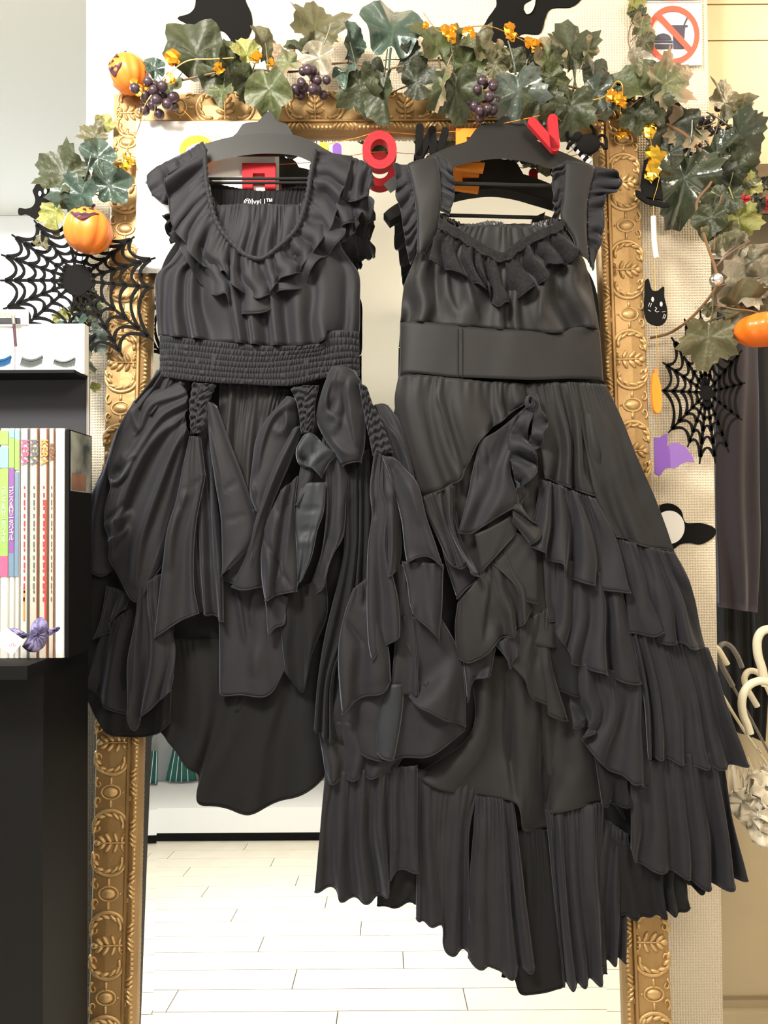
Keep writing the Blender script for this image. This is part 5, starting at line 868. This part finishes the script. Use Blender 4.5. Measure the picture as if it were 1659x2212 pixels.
# lashes on the ledge
for k, (x0, x1, dz, lab) in enumerate(((-60, 31, 4, 'white false eyelash box with blue lashes at the left edge'), (33, 182, 0, 'white false eyelash box with black lashes above the charcoal board'))):
    YB = 1.335; z0 = p0[2] + .0015; a = at(x0, 800, YB)[0]; b = at(x1, 800, YB)[0]; z1 = at(60, 700 + dz, YB)[2]
    t = thing('eyelash_box', lab, 'box', ((a + b) / 2, YB, z0)); part('box', box(a, b, YB, YB + .02, z0, z1), m_card, t, False)
    lm = m_ink if k else m_inkblue
    for cx0, flip in (((70, 1), (140, -1)) if k else ((2, 1),)):
        part('lash_band', tube(np.array([at(cx0 + flip * (-22 + 44 * s), 773 - flip * (4 * s) + 7 * math.sin(math.pi * s), YB - .0010) for s in np.linspace(0, 1, 9)]), .0022, 5), lm, t)
        la = [tube(np.array([at(cx0 + flip * (-22 + 44 * s), 774 - flip * 4 * s + 7 * math.sin(math.pi * s), YB - .0006), at(cx0 + flip * (-24 + 46 * s) - 3, 790 - 4 * s + 6 * math.sin(math.pi * s), YB - .0006)]), [.0013, .0005], 4) for s in np.linspace(0, 1, 20)]
        part('lashes', join(*la), lm, t, kind='stuff')
tb = thing('brush_tool', 'dark slim applicator standing upright between the two eyelash boxes', 'applicator', at(33, 745, 1.325)); part('handle', tube(np.array([at(30, 700, 1.322), at(34, 748, 1.322)]), .0026, 8), m_facebk, tb); part('ferrule', tube(np.array([at(28.5, 682, 1.322), at(30, 700, 1.322)]), .0030, 8), m_greymetal, tb)
lb = thing('dark_header_card', 'dark card strip with gold script at the left edge above the eyelash boxes', 'card', at(10, 690, 1.33)); part('strip', box(at(-60, 690, 1.33)[0], at(44, 690, 1.33)[0], 1.326, 1.33, at(20, 699, 1.33)[2], at(20, 688, 1.33)[2]), m_greyboard, lb, False); part('script', text('s.d.Rom', .011, face_cam(at(12, 680, 1.3265))), m_wire, lb, False); part('card', box(at(-60, 690, 1.33)[0], at(60, 690, 1.33)[0], 1.331, 1.334, at(20, 700, 1.33)[2], at(20, 668, 1.33)[2]), m_card, lb, False)
# ------------------------------------------------------------------ right: rail, clothes, umbrellas
RY = 1.80
rl = thing('clothes_rail', 'polished chrome clothes rail below the beige pelmet at the right', 'rail', at(1600, 555, RY)); za = at(1600, 555, RY)[2]
part('tube', tube([(.708, RY, za), (2.55, RY, za)], .0115, 16), m_chrome, rl); part('bracket', tube([(.7015, RY, za), (.714, RY, za)], .019, 16), m_chrome, rl)
for x in (1556, 1640): part('ring', tube(np.array([at(x, 555, RY) + np.array([0, .0135 * math.cos(a), .0135 * math.sin(a)]) for a in np.linspace(0, 6.28, 16)]), .0016, 5, cap=False), m_chrome, rl)
def garment(label, rows, Y, m, th=.03, folds=4, name='coat', amp=.008, seed=1):
    R_ = np.array([resamp(r, 40) for r in rows]); v = np.linspace(0, 1, 40); s = np.linspace(0, 1, len(rows)); G = np.stack([[np.interp(v, s, R_[:, i, c]) for c in (0, 1)] for i in range(40)], 1)  # 2,40u,40v
    fr = at(G[0].T, G[1].T, Y); u = np.linspace(0, 1, 40)[None]; off = amp * np.sin(2 * math.pi * folds * u + 2 * sn(v * 3, seed)[:, None]) * (.4 + .8 * v[:, None]) - th * np.sin(math.pi * u) ** .5
    fr = fr + np.stack([0 * off, off, 0 * off], -1); bk = fr.copy(); bk[..., 1] = Y + th * .6
    V = np.concatenate([fr.reshape(-1, 3), bk.reshape(-1, 3)]); n = 1600; q_ = gridf(40, 40) + [[a + n for a in f[::-1]] for f in gridf(40, 40)]
    for i in range(39):
        q_ += [[i, i + 1, i + 1 + n, i + n], [1560 + i + 1, 1560 + i, 1560 + i + n, 1561 + i + n], [i * 40 + 40, i * 40, i * 40 + n, i * 40 + 40 + n], [i * 40 + 39, i * 40 + 79, i * 40 + 79 + n, i * 40 + 39 + n]]
    t = thing(name, label, 'clothing', at(1600, 600, Y), 'clothes on the chrome rail'); part('cloth', (V, q_), m, t, 2)
    hx = float(G[0][:, 0].mean()); hp = at(hx, float(G[1][:, 0].mean()) + 4, Y); part('hanger_hook', tube(np.array([hp, hp + np.array([0, 0, .06]), (hp[0], RY - .012, za + .004), (hp[0], RY, za + .0135), (hp[0], RY + .012, za + .004)]), .0016, 6, 20), m_chrome, t)
    return t
garment('plum brown wool coat with its sleeve showing, behind the right spider web', [P(1572, 640, 1620, 640), P(1552, 720, 1632, 740), P(1545, 900, 1636, 900), P(1548, 1150, 1640, 1150), P(1550, 1310, 1630, 1322)], 1.77, m_coat, .03, 2, seed=3)
garment('black long garment right of the plum coat', [P(1622, 640, 1690, 640), P(1612, 760, 1720, 760), P(1618, 1000, 1730, 1000), P(1630, 1400, 1740, 1400), P(1640, 1480, 1740, 1480)], 1.83, m_blackgar, .03, 3, seed=8)
garment('black skirted dress hanging behind the plum coat', [P(1556, 660, 1640, 660), P(1545, 900, 1650, 900), P(1543, 1200, 1655, 1200), P(1540, 1420, 1660, 1420), P(1540, 1560, 1650, 1600)], 1.88, m_blackgar, .03, 5, 'dress', seed=12)
rs = thing('rose_sprig', 'red artificial roses with dark leaves above the chrome rail at the right edge', 'flowers', at(1610, 440, 1.7))
for k, (x, y, r) in enumerate(((1607, 437, 14), (1604, 447, 10), (1550, 447, 6), (1568, 462, 6), (1657, 442, 13))):
    c_ = at(x, y, 1.70); o = []
    for j in range(9):
        a = j * 2.4; rr = r / F * 1.7 * (.35 + .08 * j); o.append(ball(c_ + np.array([rr * .7 * math.cos(a), -.002 * (9 - j), rr * .7 * math.sin(a)]), (rr * .75, .004, rr * .75), 8, 5))
    part('rose', join(*o), m_rose, rs)
for x, y, a in ((1628, 425, 230), (1640, 440, 200), (1650, 405, 260), (1648, 396, 90)): leaf(rs, x, y, 0, 38, a, 'o', 'k', 0, 20, Y=1.69)
part('stem', tube(np.array([at(1700, 392, 1.70), at(1655, 400, 1.70), at(1640, 425, 1.70), at(1610, 437, 1.705)]), .001, 5, 16), m_stem, rs)
def umbrella(label, crook, shaft, r, m, Y, tip=None, frill=None):
    t = thing('umbrella', label, 'umbrella', at(*shaft[-1], Y), 'umbrellas at the right edge')
    part('crook_handle', tube(np.array([at(x, y, Y) for x, y in crook]), r, 12, 44), m, t)
    sp_ = [at(x, y, Y) for x, y in shaft]; dv = sp_[-1] - sp_[-2]; sp_.append(sp_[-1] + dv * ((.03 - sp_[-1][2]) / dv[2]))   # the shaft goes on down to the floor
    part('shaft', tube(np.array(sp_), r * .55, 8), m, t)
    if tip: part('metal_ring', tube(np.array([at(*tip[0], Y), at(*tip[1], Y)]), r * .72, 10), m_chrome, t)
    if frill:
        c_ = np.array(frill[:2]); rr = np.random.RandomState(3); o = []
        for j in range(frill[2]):
            a = rr.uniform(0, 6.28); q_ = c_ + np.array([frill[3] * math.cos(a) * rr.uniform(.1, 1), frill[4] * math.sin(a) * rr.uniform(.1, 1)]); p_ = at(q_[0], q_[1], Y + rr.uniform(-.05, .05)); R = np.array(Matrix.Rotation(rr.uniform(0, 3), 3, 'Y') @ Matrix.Rotation(rr.uniform(-.8, .8), 3, 'X')); V = []
            for v in np.linspace(.15, 1, 5):
                for i in range(22): w_ = 2 * math.pi * i / 22; V.append((math.cos(w_) * .030 * v, .013 * v * math.sin(6 * w_ + j) * v, math.sin(w_) * .030 * v))
            o.append((np.array(V) @ R.T + p_, gridf(5, 22, True)))
        part('frilled_canopy', join(*o), m_frill, t, 2, .0006)
    return t
c8 = mk(1400, 1320, .2622)
umbrella('umbrella with cream crook handle and white frilled canopy, nearest at the right edge', c8(840, 1010, 815, 930, 785, 860, 772, 760, 790, 670, 840, 605, 920, 575, 1000, 590, 1060, 660, 1110, 800, 1200, 1100), c8(1200, 1100, 1330, 1500), .0078, m_cream, 1.50, None, (1662, 1742, 46, 66, 62))
umbrella('umbrella with slim cream crook handle behind the nearest one', c8(900, 785, 850, 700, 805, 620, 795, 545, 830, 495, 890, 500, 940, 545, 990, 640, 1060, 800), c8(1060, 800, 1200, 1200), .0062, m_cream, 1.58)
umbrella('umbrella with tall cream crook handle rising highest at the right edge', c8(968, 615, 940, 480, 905, 360, 900, 240, 935, 170, 1000, 150, 1070, 190, 1130, 300), c8(1130, 300, 1330, 800), .0085, m_cream, 1.54)
umbrella('umbrella with clear grey plastic crook handle by the wall edge', c8(775, 465, 740, 380, 690, 300, 640, 268, 600, 280, 585, 330, 610, 450, 700, 620), c8(700, 620, 800, 800, 960, 1100), .0056, m_clear, 1.70)
umbrella('umbrella with white tipped short crook behind the clear one', c8(655, 440, 620, 380, 590, 330, 560, 300, 520, 310, 500, 360, 560, 560), c8(560, 600, 700, 840, 800, 1000, 950, 1220), .0058, m_cream, 1.64, (c8(895, 1130)[0], c8(925, 1165)[0]))
fr = thing('parasol_canopy', 'folded white tulle parasol canopy with clear ribs low at the right edge', 'umbrella', at(1640, 1700, 1.72)); o = []
for j in range(9):
    x = 1582 + 11 * j; V = []
    for v in np.linspace(0, 1, 7):
        for u in np.linspace(0, 1, 12): V.append(at(x + (u - .5) * (16 + 30 * v) + 12 * v, 1655 + j % 3 * 14 + 60 * v + 8 * math.sin(7 * u + j), 1.73 + .02 * math.sin(9 * u + j) * v - .004 * j))
    o.append((np.array(V), gridf(7, 12)))
part('tulle', join(*o), m_frill, fr, 2, .0006)
for j in range(6): part('rib', tube(np.array([at(1590 + 13 * j, 1625 + 5 * j, 1.71), at(1610 + 15 * j, 1690 + 5 * j, 1.70)]), .0012, 6), m_cream, fr)
